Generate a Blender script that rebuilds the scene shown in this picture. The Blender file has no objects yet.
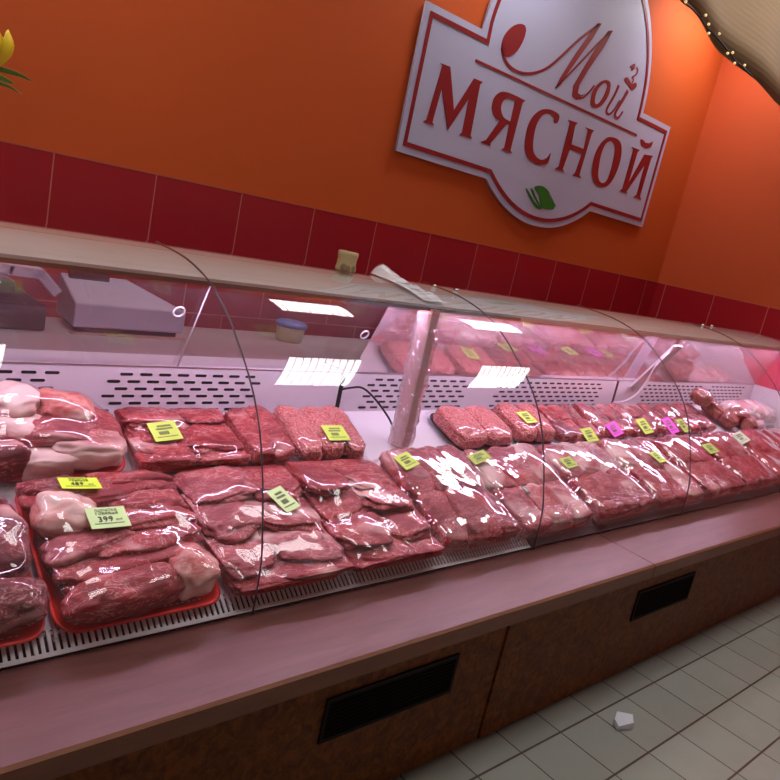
import bpy, bmesh, math, random
from math import sin, cos, pi, radians, hypot, atan2
from mathutils import Vector, Matrix, Euler, noise
from mathutils.bvhtree import BVHTree
random.seed(7)
S = bpy.context.scene
COL = S.collection
H = 1.6                                   # eye height; world X runs along the counter, Y into the wall, Z up
CAM = ((0.73599453, 0.00645375, 0.67666951), (-0.6439494, -0.30181871, 0.70321662), (-0.20926886, 0.95312787, 0.21821157))
FOC = 736.037

# ------------------------------------------------------------------ measuring helpers (points of the place from its survey)
def ray(u, v):
    a = (u - 390.0, v - 390.0, FOC)
    r = [sum(CAM[i][k] * a[k] for k in range(3)) for i in range(3)]
    return Vector((r[0], r[1], -r[2]))
EYE = Vector((0, 0, H))
def at_y(u, v, y):
    r = ray(u, v); return EYE + r * (y / r.y)
def at_z(u, v, z):
    r = ray(u, v); return EYE + r * ((z - H) / r.z)
def at_x(u, v, x):
    r = ray(u, v); return EYE + r * (x / r.x)

# ------------------------------------------------------------------ objects
def tag(o, label=None, cat=None, group=None, kind=None):
    if label: o['label'] = label
    if cat: o['category'] = cat
    if group: o['group'] = group
    if kind: o['kind'] = kind
    return o
def empty(name, loc=(0, 0, 0), rot=(0, 0, 0)):
    o = bpy.data.objects.new(name, None); COL.objects.link(o)
    o.location = loc; o.rotation_euler = rot; o.empty_display_size = .05
    return o
class MB:
    """collects shapes into one mesh"""
    def __init__(s): s.v = []; s.f = []; s.m = []; s.sm = []
    def add(s, vs, fs, mi=0, smooth=False):
        b = len(s.v); s.v += [tuple(p) for p in vs]
        for f in fs: s.f.append([b + i for i in f]); s.m.append(mi); s.sm.append(smooth)
        return s
    def box(s, x0, x1, y0, y1, z0, z1, mi=0, M=None):
        vs = [Vector(p) for p in ((x0, y0, z0), (x1, y0, z0), (x1, y1, z0), (x0, y1, z0), (x0, y0, z1), (x1, y0, z1), (x1, y1, z1), (x0, y1, z1))]
        if M: vs = [M @ p for p in vs]
        return s.add(vs, [(0, 3, 2, 1), (4, 5, 6, 7), (0, 1, 5, 4), (1, 2, 6, 5), (2, 3, 7, 6), (3, 0, 4, 7)], mi)
    def extrude_x(s, prof, x0, x1, mi=0, smooth=False):
        """closed (y,z) profile swept along x"""
        n = len(prof)
        vs = [(x0, y, z) for y, z in prof] + [(x1, y, z) for y, z in prof]
        a = sum(prof[i][0] * prof[(i + 1) % n][1] - prof[(i + 1) % n][0] * prof[i][1] for i in range(n))
        if a > 0: fs = [(i, (i + 1) % n, n + (i + 1) % n, n + i) for i in range(n)]; c = [tuple(range(n - 1, -1, -1)), tuple(range(n, 2 * n))]
        else: fs = [(i, n + i, n + (i + 1) % n, (i + 1) % n) for i in range(n)]; c = [tuple(range(n)), tuple(range(2 * n - 1, n - 1, -1))]
        s.add(vs, fs, mi, smooth)
        b = len(s.v) - 2 * n
        for f in c: s.f.append([b + i for i in f]); s.m.append(mi); s.sm.append(False)
        return s
    def tube(s, pts, r, n=8, mi=0, cap=True):
        pts = [Vector(p) for p in pts]; rs = r if isinstance(r, (list, tuple)) else [r] * len(pts)
        vs = []; up = None
        for i, p in enumerate(pts):
            t = (pts[min(i + 1, len(pts) - 1)] - pts[max(i - 1, 0)]).normalized()
            if up is None: up = Vector((0, 0, 1)) if abs(t.z) < .9 else Vector((0, 1, 0))
            a = t.cross(up).normalized(); b = a.cross(t).normalized(); up = b
            for k in range(n):
                q = 2 * pi * k / n; vs.append(p + (a * cos(q) + b * sin(q)) * rs[i])
        fs = [(i * n + k, i * n + (k + 1) % n, (i + 1) * n + (k + 1) % n, (i + 1) * n + k) for i in range(len(pts) - 1) for k in range(n)]
        s.add(vs, fs, mi, True)
        if cap:
            b = len(s.v) - len(vs)
            s.f.append([b + k for k in range(n - 1, -1, -1)]); s.m.append(mi); s.sm.append(False)
            s.f.append([b + (len(pts) - 1) * n + k for k in range(n)]); s.m.append(mi); s.sm.append(False)
        return s
    def build(s, name, mats, parent=None, bevel=0, loc=None, rot=None):
        me = bpy.data.meshes.new(name); me.from_pydata(s.v, [], s.f)
        for m in (mats if isinstance(mats, (list, tuple)) else [mats]): me.materials.append(m)
        for p, m, k in zip(me.polygons, s.m, s.sm): p.material_index = m; p.use_smooth = k
        me.update()
        bm = bmesh.new(); bm.from_mesh(me); bmesh.ops.recalc_face_normals(bm, faces=bm.faces); bm.to_mesh(me); bm.free()
        o = bpy.data.objects.new(name, me); COL.objects.link(o)
        if parent: o.parent = parent
        if loc: o.location = loc
        if rot: o.rotation_euler = rot
        if bevel:
            b = o.modifiers.new('bevel', 'BEVEL'); b.width = bevel; b.segments = 2; b.limit_method = 'ANGLE'
        return o
def curve_fill(name, polys, depth, mat, parent, M):
    """flat lettering or emblem: closed outlines in a plane (holes allowed), given a small real thickness"""
    cu = bpy.data.curves.new(name, 'CURVE'); cu.dimensions = '2D'; cu.fill_mode = 'BOTH'; cu.extrude = depth / 2
    for P in polys:
        sp = cu.splines.new('POLY'); sp.points.add(len(P) - 1); sp.use_cyclic_u = True
        for q, p in zip(sp.points, P): q.co = (p[0], p[1], 0, 1)
    return curve_to_mesh(name, cu, mat, parent, M)
def curve_to_mesh(name, cu, mat, parent, M):
    t = bpy.data.objects.new(name + '_src', cu); COL.objects.link(t)
    dg = bpy.context.evaluated_depsgraph_get(); dg.update()
    me = bpy.data.meshes.new_from_object(t.evaluated_get(dg))
    bpy.data.objects.remove(t); bpy.data.curves.remove(cu)
    me.name = name; me.materials.clear(); me.materials.append(mat)
    o = bpy.data.objects.new(name, me); COL.objects.link(o)
    if parent: o.parent = parent
    o.matrix_local = M
    return o
def text(name, body, size, mat, parent, M, depth=.0004, bold=0):
    cu = bpy.data.curves.new(name, 'FONT'); cu.body = body; cu.size = size; cu.align_x = 'CENTER'; cu.align_y = 'CENTER'
    cu.extrude = depth; cu.offset = bold; cu.space_character = 1.12; cu.space_line = .95
    return curve_to_mesh(name, cu, mat, parent, M)
def smooth_closed(P, n=6, closed=True):
    """Catmull-Rom through 2D points"""
    out = []; N = len(P)
    for i in range(N if closed else N - 1):
        g = lambda k: P[k % N] if closed else P[min(max(k, 0), N - 1)]
        a, b, c, d = g(i - 1), g(i), g(i + 1), g(i + 2)
        for k in range(n):
            t = k / n
            out.append(tuple(.5 * (2 * b[j] + (c[j] - a[j]) * t + (2 * a[j] - 5 * b[j] + 4 * c[j] - d[j]) * t * t + (3 * b[j] - a[j] - 3 * c[j] + d[j]) * t ** 3) for j in range(len(b))))
    if not closed: out.append(tuple(P[-1]))
    return out

# ------------------------------------------------------------------ materials
def lin(c): return tuple((x / 12.92 if x <= .04045 else ((x + .055) / 1.055) ** 2.4) for x in [k / 255 for k in c]) + (1,)
def newmat(name):
    m = bpy.data.materials.new(name); m.use_nodes = True; nt = m.node_tree; nt.nodes.clear()
    return m, nt, nt.nodes, nt.links
def setin(n, k, v): n.inputs[k].default_value = v
class G:
    """tiny node-graph writer"""
    def __init__(s, name):
        s.m, s.nt, s.N, s.L = newmat(name)
        s.out = s.N.new('ShaderNodeOutputMaterial')
    def n(s, t, **kw):
        x = s.N.new('ShaderNode' + t)
        for k, v in kw.items(): setattr(x, k, v)
        return x
    def l(s, a, b): s.L.new(a, b)
    def put(s, sock, v):
        if hasattr(v, 'links') or isinstance(v, bpy.types.NodeSocket): s.L.new(v, sock)
        else: sock.default_value = v
    def math(s, op, a, b=0.0, c=None):
        x = s.n('Math', operation=op); s.put(x.inputs[0], a); s.put(x.inputs[1], b)
        if c is not None: s.put(x.inputs[2], c)
        return x.outputs[0]
    def mix(s, f, a, b):
        x = s.n('Mix', data_type='RGBA'); s.put(x.inputs[0], f); s.put(x.inputs[6], a); s.put(x.inputs[7], b); return x.outputs[2]
    def noise(s, vec, scale, detail=3, rough=.55, dist=0):
        x = s.n('TexNoise'); s.put(x.inputs['Scale'], scale); s.put(x.inputs['Detail'], detail); s.put(x.inputs['Roughness'], rough); s.put(x.inputs['Distortion'], dist)
        if vec is not None: s.l(vec, x.inputs['Vector'])
        return x.outputs[0]
    def ramp(s, f, a, b, ca=(0, 0, 0, 1), cb=(1, 1, 1, 1)):
        x = s.n('ValToRGB'); s.put(x.inputs[0], f); e = x.color_ramp.elements; e[0].position = a; e[1].position = b; e[0].color = ca; e[1].color = cb
        return x.outputs[0]
    def coord(s, scale=(1, 1, 1), rot=(0, 0, 0), rnd=False, kind='Object'):
        t = s.n('TexCoord'); mp = s.n('Mapping'); s.l(t.outputs[kind], mp.inputs[0]); mp.inputs['Scale'].default_value = scale; mp.inputs['Rotation'].default_value = rot
        if rnd:
            oi = s.n('ObjectInfo'); v = s.n('Combine' + 'XYZ'); k = s.math('MULTIPLY', oi.outputs['Random'], 37.0)
            s.l(k, v.inputs[0]); s.l(k, v.inputs[1]); s.l(k, v.inputs[2]); s.l(v.outputs[0], mp.inputs['Location'])
        return mp.outputs[0]
    def bump(s, h, strength, dist=.005):
        b = s.n('Bump'); s.put(b.inputs['Strength'], strength); s.put(b.inputs['Distance'], dist); s.l(h, b.inputs['Height']); return b.outputs[0]
    def pbr(s, col, rough=.5, metal=0, spec=.5, nrm=None, coat=0, coat_rough=.1, emit=None, es=0, sss=0):
        p = s.n('BsdfPrincipled'); s.put(p.inputs['Base Color'], col); s.put(p.inputs['Roughness'], rough); s.put(p.inputs['Metallic'], metal)
        s.put(p.inputs['Specular IOR Level'], spec); s.put(p.inputs['Coat Weight'], coat); s.put(p.inputs['Coat Roughness'], coat_rough)
        if nrm is not None: s.l(nrm, p.inputs['Normal'])
        if emit: p.inputs['Emission Color'].default_value = emit; p.inputs['Emission Strength'].default_value = es
        if sss: p.inputs['Subsurface Weight'].default_value = sss; p.inputs['Subsurface Radius'].default_value = (.02, .006, .005); p.inputs['Subsurface Scale'].default_value = .4
        return p.outputs[0]
    def done(s, sh): s.l(sh, s.out.inputs[0]); return s.m
def flat(name, rgb, rough=.5, metal=0, spec=.5, emit=None, es=0):
    g = G(name); return g.done(g.pbr(lin(rgb), rough, metal, spec, emit=emit, es=es))
def fresnel(g, f0, nrm=None, gain=1.0):
    """view-angle reflectance of a thin clear sheet, the same seen from either face"""
    geo = g.n('NewGeometry'); d = g.n('VectorMath', operation='DOT_PRODUCT'); g.l(geo.outputs['Incoming'], d.inputs[0]); g.l(nrm if nrm is not None else geo.outputs['Normal'], d.inputs[1])
    c = g.math('SUBTRACT', 1.0, g.math('MINIMUM', g.math('ABSOLUTE', d.outputs['Value']), 1.0))
    return g.math('MULTIPLY', g.math('MULTIPLY_ADD', g.math('POWER', c, 5.0), 1 - f0, f0), gain)
def clear(name, tint, f0, rough, gloss_tint=(1, 1, 1, 1), haze=0, haze_col=(.8, .7, .8, 1), nrm_fn=None, gain=1.0):
    g = G(name); nrm = nrm_fn(g) if nrm_fn else None
    tr = g.n('BsdfTransparent'); tr.inputs[0].default_value = tint
    gl = g.n('BsdfGlossy'); gl.inputs['Color'].default_value = gloss_tint; gl.inputs['Roughness'].default_value = rough
    if nrm is not None: g.l(nrm, gl.inputs['Normal'])
    base = tr.outputs[0]
    if haze:
        df = g.n('BsdfDiffuse'); df.inputs[0].default_value = haze_col
        mh = g.n('MixShader'); g.put(mh.inputs[0], haze); g.l(tr.outputs[0], mh.inputs[1]); g.l(df.outputs[0], mh.inputs[2]); base = mh.outputs[0]
    mx = g.n('MixShader'); g.l(fresnel(g, f0, nrm, gain), mx.inputs[0]); g.l(base, mx.inputs[1]); g.l(gl.outputs[0], mx.inputs[2])
    return g.done(mx.outputs[0])
EXPO = 0.0

# ---- surfaces of the room
TW, TH, TTOP, YW, XW = .4208, .294, 1.585, 3.15, 5.79
def tile_wall_mat(name, axis, off):
    g = G(name); c = g.n('TexCoord'); sp = g.n('SeparateXYZ'); g.l(c.outputs['Object'], sp.inputs[0])
    u = sp.outputs[axis]; z = sp.outputs[2]
    row = g.math('FLOOR', g.math('DIVIDE', g.math('SUBTRACT', TTOP, z), TH))
    fz = g.math('FRACT', g.math('DIVIDE', g.math('SUBTRACT', TTOP, z), TH))
    sh = g.math('MULTIPLY', g.math('MODULO', g.math('ABSOLUTE', row), 2.0), .5)
    ux = g.math('ADD', g.math('DIVIDE', g.math('SUBTRACT', u, off), TW), sh)
    fx = g.math('FRACT', g.math('ADD', ux, 50.0)); ix = g.math('FLOOR', g.math('ADD', ux, 50.0))
    ex = g.math('MINIMUM', fx, g.math('SUBTRACT', 1.0, fx)); ez = g.math('MINIMUM', fz, g.math('SUBTRACT', 1.0, fz))
    gr = g.math('LESS_THAN', g.math('MINIMUM', g.math('MULTIPLY', ex, TW), g.math('MULTIPLY', ez, TH)), .0026)
    wn = g.n('TexWhiteNoise', noise_dimensions='2D'); cv = g.n('CombineXYZ'); g.l(ix, cv.inputs[0]); g.l(row, cv.inputs[1]); g.l(cv.outputs[0], wn.inputs['Vector'])
    red = g.mix(g.math('MULTIPLY', wn.outputs[0], .6), (.40, .013, .022, 1), (.47, .018, .026, 1))
    col = g.mix(gr, red, (.62, .17, .12, 1))
    h = g.math('SUBTRACT', 1.0, gr)
    return g.done(g.pbr(col, g.math('MULTIPLY_ADD', gr, .5, .22), nrm=g.bump(h, .4, .002)))
def paint_mat(name, rgb, var=.06, rough=.75):
    g = G(name); v = g.coord(); n = g.noise(v, 1.3, 3); f = g.noise(v, 160, 2)
    a = lin(rgb); b = tuple(x * (1 - var) for x in a[:3]) + (1,)
    return g.done(g.pbr(g.mix(n, a, b), rough, spec=.3, nrm=g.bump(f, .12, .002)))
def floor_mat():
    g = G('floor_tiles'); c = g.n('TexCoord'); sp = g.n('SeparateXYZ'); g.l(c.outputs['Object'], sp.inputs[0]); T = .2245
    def e(o, off):
        q = g.math('ADD', g.math('DIVIDE', g.math('SUBTRACT', o, off), T), 60.0); f = g.math('FRACT', q)
        return g.math('MINIMUM', f, g.math('SUBTRACT', 1.0, f)), g.math('FLOOR', q)
    ex, ix = e(sp.outputs[0], 2.221); ey, iy = e(sp.outputs[1], 1.080)
    gr = g.math('MAXIMUM', g.math('LESS_THAN', ex, .012), g.math('LESS_THAN', ey, .017))
    wn = g.n('TexWhiteNoise', noise_dimensions='2D'); cv = g.n('CombineXYZ'); g.l(ix, cv.inputs[0]); g.l(iy, cv.inputs[1]); g.l(cv.outputs[0], wn.inputs['Vector'])
    n = g.noise(g.coord(), 9, 4)
    base = g.mix(wn.outputs[0], (.32, .335, .285, 1), (.365, .38, .33, 1)); base = g.mix(g.math('MULTIPLY', n, .5), base, (.29, .28, .25, 1))
    col = g.mix(gr, base, (.07, .045, .03, 1))
    return g.done(g.pbr(col, g.math('MULTIPLY_ADD', n, .2, .25), nrm=g.bump(g.math('SUBTRACT', 1.0, gr), .3, .002)))
def wood_mat(name, a, b, c, rough=.35, stretch=(1.2, 9, 9), sc=3.0, spec=.4):
    g = G(name); v = g.coord(stretch); n = g.noise(v, sc, 5, .6, .6); f = g.noise(g.coord((4, 60, 60)), 4, 3)
    col = g.mix(g.ramp(n, .35, .68), a, b); col = g.mix(g.math('MULTIPLY', f, .45), col, c)
    return g.done(g.pbr(col, rough, spec=spec, nrm=g.bump(f, .05, .002)))
def burl_mat():
    g = G('brown_laminate_front'); v = g.coord(); n = g.noise(v, 26, 6, .7, 1.2); m = g.noise(v, 5, 4, .6)
    col = g.mix(g.ramp(n, .38, .64), (.085, .020, .003, 1), (.28, .080, .010, 1)); col = g.mix(g.math('MULTIPLY', m, .6), col, (.14, .035, .005, 1))
    return g.done(g.pbr(col, .45, spec=.18))
M = {}
M['orange'] = paint_mat('orange_wall_paint', (212, 92, 36), .10)
M['orange_side'] = paint_mat('orange_side_wall_paint', (208, 88, 44), .08)
M['tile_back'] = tile_wall_mat('red_wall_tiles', 0, .974)
M['tile_side'] = tile_wall_mat('red_side_wall_tiles', 1, 2.645)
M['trim'] = flat('tile_edge_trim', (196, 92, 60), .5)
M['floor'] = floor_mat()
M['ceil'] = paint_mat('ceiling_white', (196, 196, 192), .04)
M['plaster'] = paint_mat('plain_plaster', (172, 160, 150), .05)
M['ledge'] = wood_mat('reddish_wood_worktop', (.155, .058, .050, 1), (.105, .036, .028, 1), (.195, .082, .076, 1), .36, spec=.22)
M['ledge_edge'] = wood_mat('worktop_front_edge', (.22, .085, .04, 1), (.17, .06, .028, 1), (.27, .11, .06, 1), .4)
M['front'] = burl_mat()
M['black'] = flat('black_plastic', (16, 15, 18), .5)
M['vent'] = flat('vent_frame_black', (26, 22, 20), .7, spec=.2); M['vent_in'] = flat('vent_slat_black', (24, 16, 14), .8, spec=.1)
M['white'] = flat('white_enamel', (214, 208, 214), .35)
M['cream'] = None
g = G('cream_canopy_enamel'); n = g.noise(g.coord((1, 3, 3)), 3, 4); M['cream'] = g.done(g.pbr(g.mix(g.ramp(n, .42, .62), lin((184, 176, 172)), lin((174, 166, 160))), .35))
M['cream_b'] = flat('pinkish_canopy_back_strip', (188, 166, 158), .4)
M['trim_dark'] = flat('dark_brown_trim', (92, 66, 60), .45)
M['slot'] = flat('dark_slot', (22, 14, 20), .7)
M['comb'] = flat('pale_plastic_comb', (238, 236, 238), .35)
M['strip'] = flat('grey_plastic_strip', (104, 94, 102), .4)
M['steel'] = flat('brushed_steel', (190, 186, 186), .25, 1)
M['chrome'] = flat('chrome', (230, 230, 230), .12, 1)
M['glass'] = clear('clear_curved_glass', (.985, .985, .985, 1), .055, 0.0)
M['glass_edge'] = flat('glass_joint_seal', (84, 68, 76), .3)
M['door'] = clear('sliding_plexiglass', (.93, .90, .93, 1), .07, .02, haze=.04, haze_col=(.75, .62, .72, 1))
g = G('film_covered_mirror_door')
v = g.coord((1, 1, 1)); nn = g.noise(v, 3.2, 4, .6, .8)
gl = g.n('BsdfGlossy'); gl.inputs['Roughness'].default_value = .06; gl.inputs['Color'].default_value = (.93, .80, .87, 1); g.l(g.bump(nn, .14, .012), gl.inputs['Normal'])
df = g.n('BsdfDiffuse'); df.inputs[0].default_value = (.82, .66, .74, 1)
tl = g.n('BsdfTransparent'); tl.inputs[0].default_value = (.9, .8, .85, 1)
m1 = g.n('MixShader'); m1.inputs[0].default_value = .30; g.l(gl.outputs[0], m1.inputs[1]); g.l(df.outputs[0], m1.inputs[2])
m2 = g.n('MixShader'); m2.inputs[0].default_value = .10; g.l(m1.outputs[0], m2.inputs[1]); g.l(tl.outputs[0], m2.inputs[2])
M['mirror'] = g.done(m2.outputs[0])
def wrinkle(sc=34, st=.5, d=.006):
    def fn(g):
        v = g.coord((.55, 1.0, 1), (0, 0, .5)); a = g.noise(v, sc, 3, .6, 1.4); b = g.noise(v, sc * .25, 2, .5, .8)
        return g.bump(g.math('ADD', a, g.math('MULTIPLY', b, 1.4)), st, d)
    return fn
M['film'] = clear('cling_film', (.985, .97, .98, 1), .040, .035, haze=.008, haze_col=(.8, .68, .76, 1), nrm_fn=wrinkle(13, .12, .006), gain=1.0)
M['film_far'] = clear('loose_cling_film', (.975, .955, .975, 1), .085, .045, haze=.03, haze_col=(.85, .70, .80, 1), nrm_fn=wrinkle(10, .16, .008), gain=1.7)
M['sheet'] = clear('crumpled_clear_sheet', (.93, .92, .93, 1), .07, .12, haze=.62, haze_col=(.84, .82, .84, 1), nrm_fn=wrinkle(14, .9, .01))
M['wrap'] = clear('post_wrap_film', (.95, .90, .93, 1), .08, .1, haze=.3, haze_col=(.85, .72, .80, 1), nrm_fn=wrinkle(22, 1.0, .012), gain=2)
M['tube'] = None
def emit(name, col, st):
    g = G(name); e = g.n('Emission'); e.inputs[0].default_value = col; e.inputs[1].default_value = st; return g.done(e.outputs[0])
TUBE_ST, LAMP_ST = 56.0, 15.0
M['tube'] = emit('pink_meat_lamp', (1.0, .74, 1.06, 1), TUBE_ST)
M['lamp'] = emit('ceiling_lamp_light', (1.0, 1.0, 1.0, 1), LAMP_ST)
def plastic(name, rgb, rough=.3): return flat(name, rgb, rough)
M['tray_red'] = plastic('red_plastic_tray', (226, 32, 26)); M['tray_black'] = plastic('black_plastic_tray', (42, 34, 42), .25)
M['tray_clear'] = clear('clear_plastic_tray', (.86, .82, .86, 1), .06, .08, haze=.15)

# ---- meat
def meat(name, dark, red, pale, fat, lo, hi, sc=9.0, grain=70, fatmix=1.0, rot=(0, 0, .3), rough=.36):
    g = G(name); v = g.coord((.7, 1.5, 1.5), rot, True)
    n = g.noise(v, sc, 5, .6, 1.0); m = g.noise(v, sc * .45, 3, .5, .6); q = g.noise(v, sc * 2.2, 4, .62, 2.2)
    f = g.noise(g.coord((.35, 1.8, 1.8), rot, True), grain, 3, .6, .4)
    col = g.mix(g.ramp(n, .36, .66), dark, red); col = g.mix(g.math('MULTIPLY', g.ramp(f, .45, .75), .35), col, pale)
    fm = g.math('MULTIPLY', g.ramp(m, lo, hi), fatmix)
    ridge = g.math('SUBTRACT', 1.0, g.ramp(g.math('ABSOLUTE', g.math('SUBTRACT', q, .5)), .0, .03))
    fm = g.math('MAXIMUM', fm, g.math('MULTIPLY', ridge, g.math('MULTIPLY', g.ramp(n, .42, .54), .85)))
    col = g.mix(fm, col, fat)
    hgt = g.math('ADD', g.math('MULTIPLY', n, .6), g.math('MULTIPLY', f, .25))
    return g.done(g.pbr(col, rough + .12, spec=.28, nrm=g.bump(hgt, .55, .006), sss=.12))
DK, RD, PL, FT = (.19, .012, .016, 1), (.43, .040, .046, 1), (.53, .11, .11, 1), (.74, .44, .40, 1)
M['beef'] = meat('red_beef', DK, RD, PL, FT, .60, .70)
M['beef_dark'] = meat('dark_red_beef', (.09, .008, .012, 1), (.26, .022, .03, 1), (.36, .07, .08, 1), FT, .64, .76)
M['pork'] = meat('pale_marbled_meat', (.24, .03, .04, 1), (.46, .085, .095, 1), (.55, .17, .17, 1), (.78, .52, .48, 1), .56, .68, 10)
M['fatty'] = meat('fat_covered_meat', (.28, .03, .035, 1), (.52, .13, .125, 1), (.66, .33, .30, 1), (.82, .62, .55, 1), .43, .60, 10)
M['bone'] = meat('joint_bone', (.44, .07, .06, 1), (.66, .24, .20, 1), (.74, .40, .34, 1), (.82, .58, .50, 1), .48, .62, 18, 40, rough=.4)
M['liver'] = meat('brown_smoked_meat', (.14, .035, .03, 1), (.33, .09, .07, 1), (.42, .16, .13, 1), (.55, .30, .26, 1), .58, .74, 10)
M['poultry'] = meat('pale_pink_meat', (.72, .42, .42, 1), (.82, .60, .58, 1), (.85, .68, .66, 1), (.88, .78, .76, 1), .42, .62, 7)
g = G('minced_meat'); v = g.coord((1, 1, 1), (0, 0, 0), True); vo = g.n('TexVoronoi'); vo.inputs['Scale'].default_value = 120; vo.inputs['Randomness'].default_value = 1.0; g.l(v, vo.inputs['Vector'])
n = g.noise(v, 45, 3); n2 = g.noise(v, 190, 2)
col = g.mix(g.ramp(n, .35, .65), (.54, .11, .10, 1), (.70, .24, .22, 1)); col = g.mix(g.ramp(n2, .52, .66), col, (.80, .46, .42, 1)); col = g.mix(g.math('MULTIPLY', g.ramp(vo.outputs['Distance'], .3, .75), .5), col, (.30, .03, .035, 1))
M['mince'] = g.done(g.pbr(col, .45, nrm=g.bump(g.math('SUBTRACT', 1.0, vo.outputs['Distance']), .9, .006), sss=.12))
# ---- tags and paper
def paper(name, rgb):
    return flat(name, rgb, .6, spec=.2)
M['tag_lime'] = paper('lime_card', (212, 246, 72)); M['tag_pale'] = paper('pale_green_card', (208, 238, 166)); M['tag_yellow'] = paper('yellow_green_card', (202, 228, 100))
M['tag_pink'] = paper('magenta_card', (238, 92, 214)); M['tag_olive'] = paper('olive_card', (176, 200, 92)); M['tag_white'] = paper('pale_grey_green_card', (206, 222, 190))
M['ink'] = flat('black_ink', (28, 30, 26), .6); M['ink_grey'] = flat('grey_ink', (96, 104, 62), .6)

# ================================================================== the room
def struct(o, **k):
    o['kind'] = 'structure'; return o
X0R, Y0R, ZC = -1.6, -1.7, 3.64
struct(MB().box(X0R, XW + .1, Y0R, YW + .1, -.1, 0).build('floor', M['floor']))
struct(MB().box(X0R, XW + .1, Y0R, YW + .1, ZC, ZC + .1).build('ceiling', M['ceil']))
def two_part_wall(name, axis, pm, tm):
    w = MB()
    if axis == 'y':
        w.box(X0R, XW + .1, YW, YW + .1, 0, ZC, 0); w.box(X0R, XW - .008, YW - .008, YW + .001, 0, TTOP, 1); w.box(X0R, XW - .008, YW - .0095, YW - .0005, TTOP - .002, TTOP + .006, 2)
    else:
        w.box(XW, XW + .1, Y0R, YW, 0, ZC, 0); w.box(XW - .008, XW + .001, Y0R, YW - .008, 0, TTOP, 1); w.box(XW - .0095, XW - .0005, Y0R, YW - .008, TTOP - .002, TTOP + .006, 2)
    return struct(w.build(name, [pm, tm, M['trim']]))
two_part_wall('wall_back', 'y', M['orange'], M['tile_back'])
two_part_wall('wall_right', 'x', M['orange_side'], M['tile_side'])
struct(MB().box(X0R - .1, X0R, Y0R, YW + .1, 0, ZC).build('wall_left', M['plaster']))
struct(MB().box(X0R - .1, XW + .1, Y0R - .1, Y0R, 0, ZC).build('wall_front', M['plaster']))

# ================================================================== ceiling lights
LX = ((.40, 1.12), (2.82, 3.51), (4.81, 5.54)); LY = ((.63, 1.45), (2.48, 3.02))
names = {(0, 0): 'square louvred ceiling light furthest left, in the row nearer the shopper', (0, 1): 'square louvred ceiling light furthest left, in the row above the case canopy',
         (1, 0): 'square louvred ceiling light mirrored as the big striped patch left of the wrapped post', (1, 1): 'square louvred ceiling light mirrored as the bright strip above the big striped patch',
         (2, 0): 'square louvred ceiling light mirrored as the striped patch at the second glass joint', (2, 1): 'square louvred ceiling light mirrored as the small bright strip at the second glass joint'}
for i, (xa, xb) in enumerate(LX):
    for j, (ya, yb) in enumerate(LY):
        t = empty('ceiling_light', ((xa + xb) / 2, (ya + yb) / 2, ZC)); w, d = (xb - xa) / 2, (yb - ya) / 2
        tag(t, names[(i, j)], 'ceiling light', 'square ceiling lights')
        MB().box(-w, w, -d, -d + .02, -.045, 0).box(-w, w, d - .02, d, -.045, 0).box(-w, -w + .02, -d + .02, d - .02, -.045, 0).box(w - .02, w, -d + .02, d - .02, -.045, 0).build('frame', M['white'], t)
        MB().box(-w + .02, w - .02, -d + .02, d - .02, -.030, -.022).build('lamp_panel', M['lamp'], t)
        lv = MB()
        for k in range(1, 10):
            x = -w + .02 + (2 * w - .04) * k / 10; lv.box(x - .0016, x + .0016, -d + .02, d - .02, -.038, -.0305)
        lv.build('louvre', M['white'], t)

# ================================================================== the refrigerated display case
CASE_X0, CASE_X1 = -.55, 5.66
case = empty('refrigerated_display_case', (2.5, 1.9, 0))
tag(case, 'long curved glass refrigerated meat counter with brown laminate front and wooden ledge', 'display case')
CO = Vector((2.5, 1.9, 0))
def cp(mb, name, mat, parent=None, bevel=0):
    """a part of the case, given in room coordinates"""
    p = parent or case; o = mb.build(name, mat, p, bevel)
    o.location = -CO if p is case else (0, 0, 0)
    return o
FY = 1.186
seams = [CASE_X0, .33, 1.889, 3.48, CASE_X1]
for i in range(4):
    a, b = seams[i], seams[i + 1]; dy = .006 if i % 2 else 0.0
    fp = cp(MB().box(a + .002, b - .002, FY + dy, FY + .03 + dy, .012, .5), 'front_panel', M['front'], None, .002)
    cx = {1: (1.163, 1.668), 2: (2.73, 3.225)}.get(i)
    if cx:
        xa, xb = cx; y = FY + dy; za, zb = .265, .400
        v = MB().box(xa, xb, y - .006, y - .0005, za, za + .012).box(xa, xb, y - .006, y - .0005, zb - .012, zb).box(xa, xa + .012, y - .006, y - .0005, za + .012, zb - .012).box(xb - .012, xb, y - .006, y - .0005, za + .012, zb - .012)
        vg = cp(v, 'vent_grille', M['vent'], fp)
        s = MB().box(xa + .012, xb - .012, y - .002, y - .0005, za + .012, zb - .012)
        for k in range(9):
            z = za + .019 + k * .0125; s.box(xa + .013, xb - .013, y - .0055, y - .002, z, z + .0045)
        cp(s, 'vent_slats', M['vent_in'], fp)
cp(MB().box(CASE_X0, CASE_X1, FY + .045, 2.12, .012, .50), 'case_body', M['trim_dark'])
cp(MB().box(CASE_X0, CASE_X1, FY + .03, 2.10, .0, .012), 'plinth', M['black'])
wx = [CASE_X0, 2.655, CASE_X1]
for a, b in zip(wx, wx[1:]):
    p = MB().extrude_x([(1.120, .508), (1.386, .508), (1.386, .566), (1.128, .562), (1.120, .556)], a + .0025, b - .0025)
    o = cp(p, 'wooden_ledge', [M['ledge'], M['ledge_edge']])
    for f in o.data.polygons:
        if f.normal.y < -.5: f.material_index = 1
cp(MB().box(CASE_X0, CASE_X1, 1.20, 1.43, .50, .509), 'ledge_support', M['trim_dark'])
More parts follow.
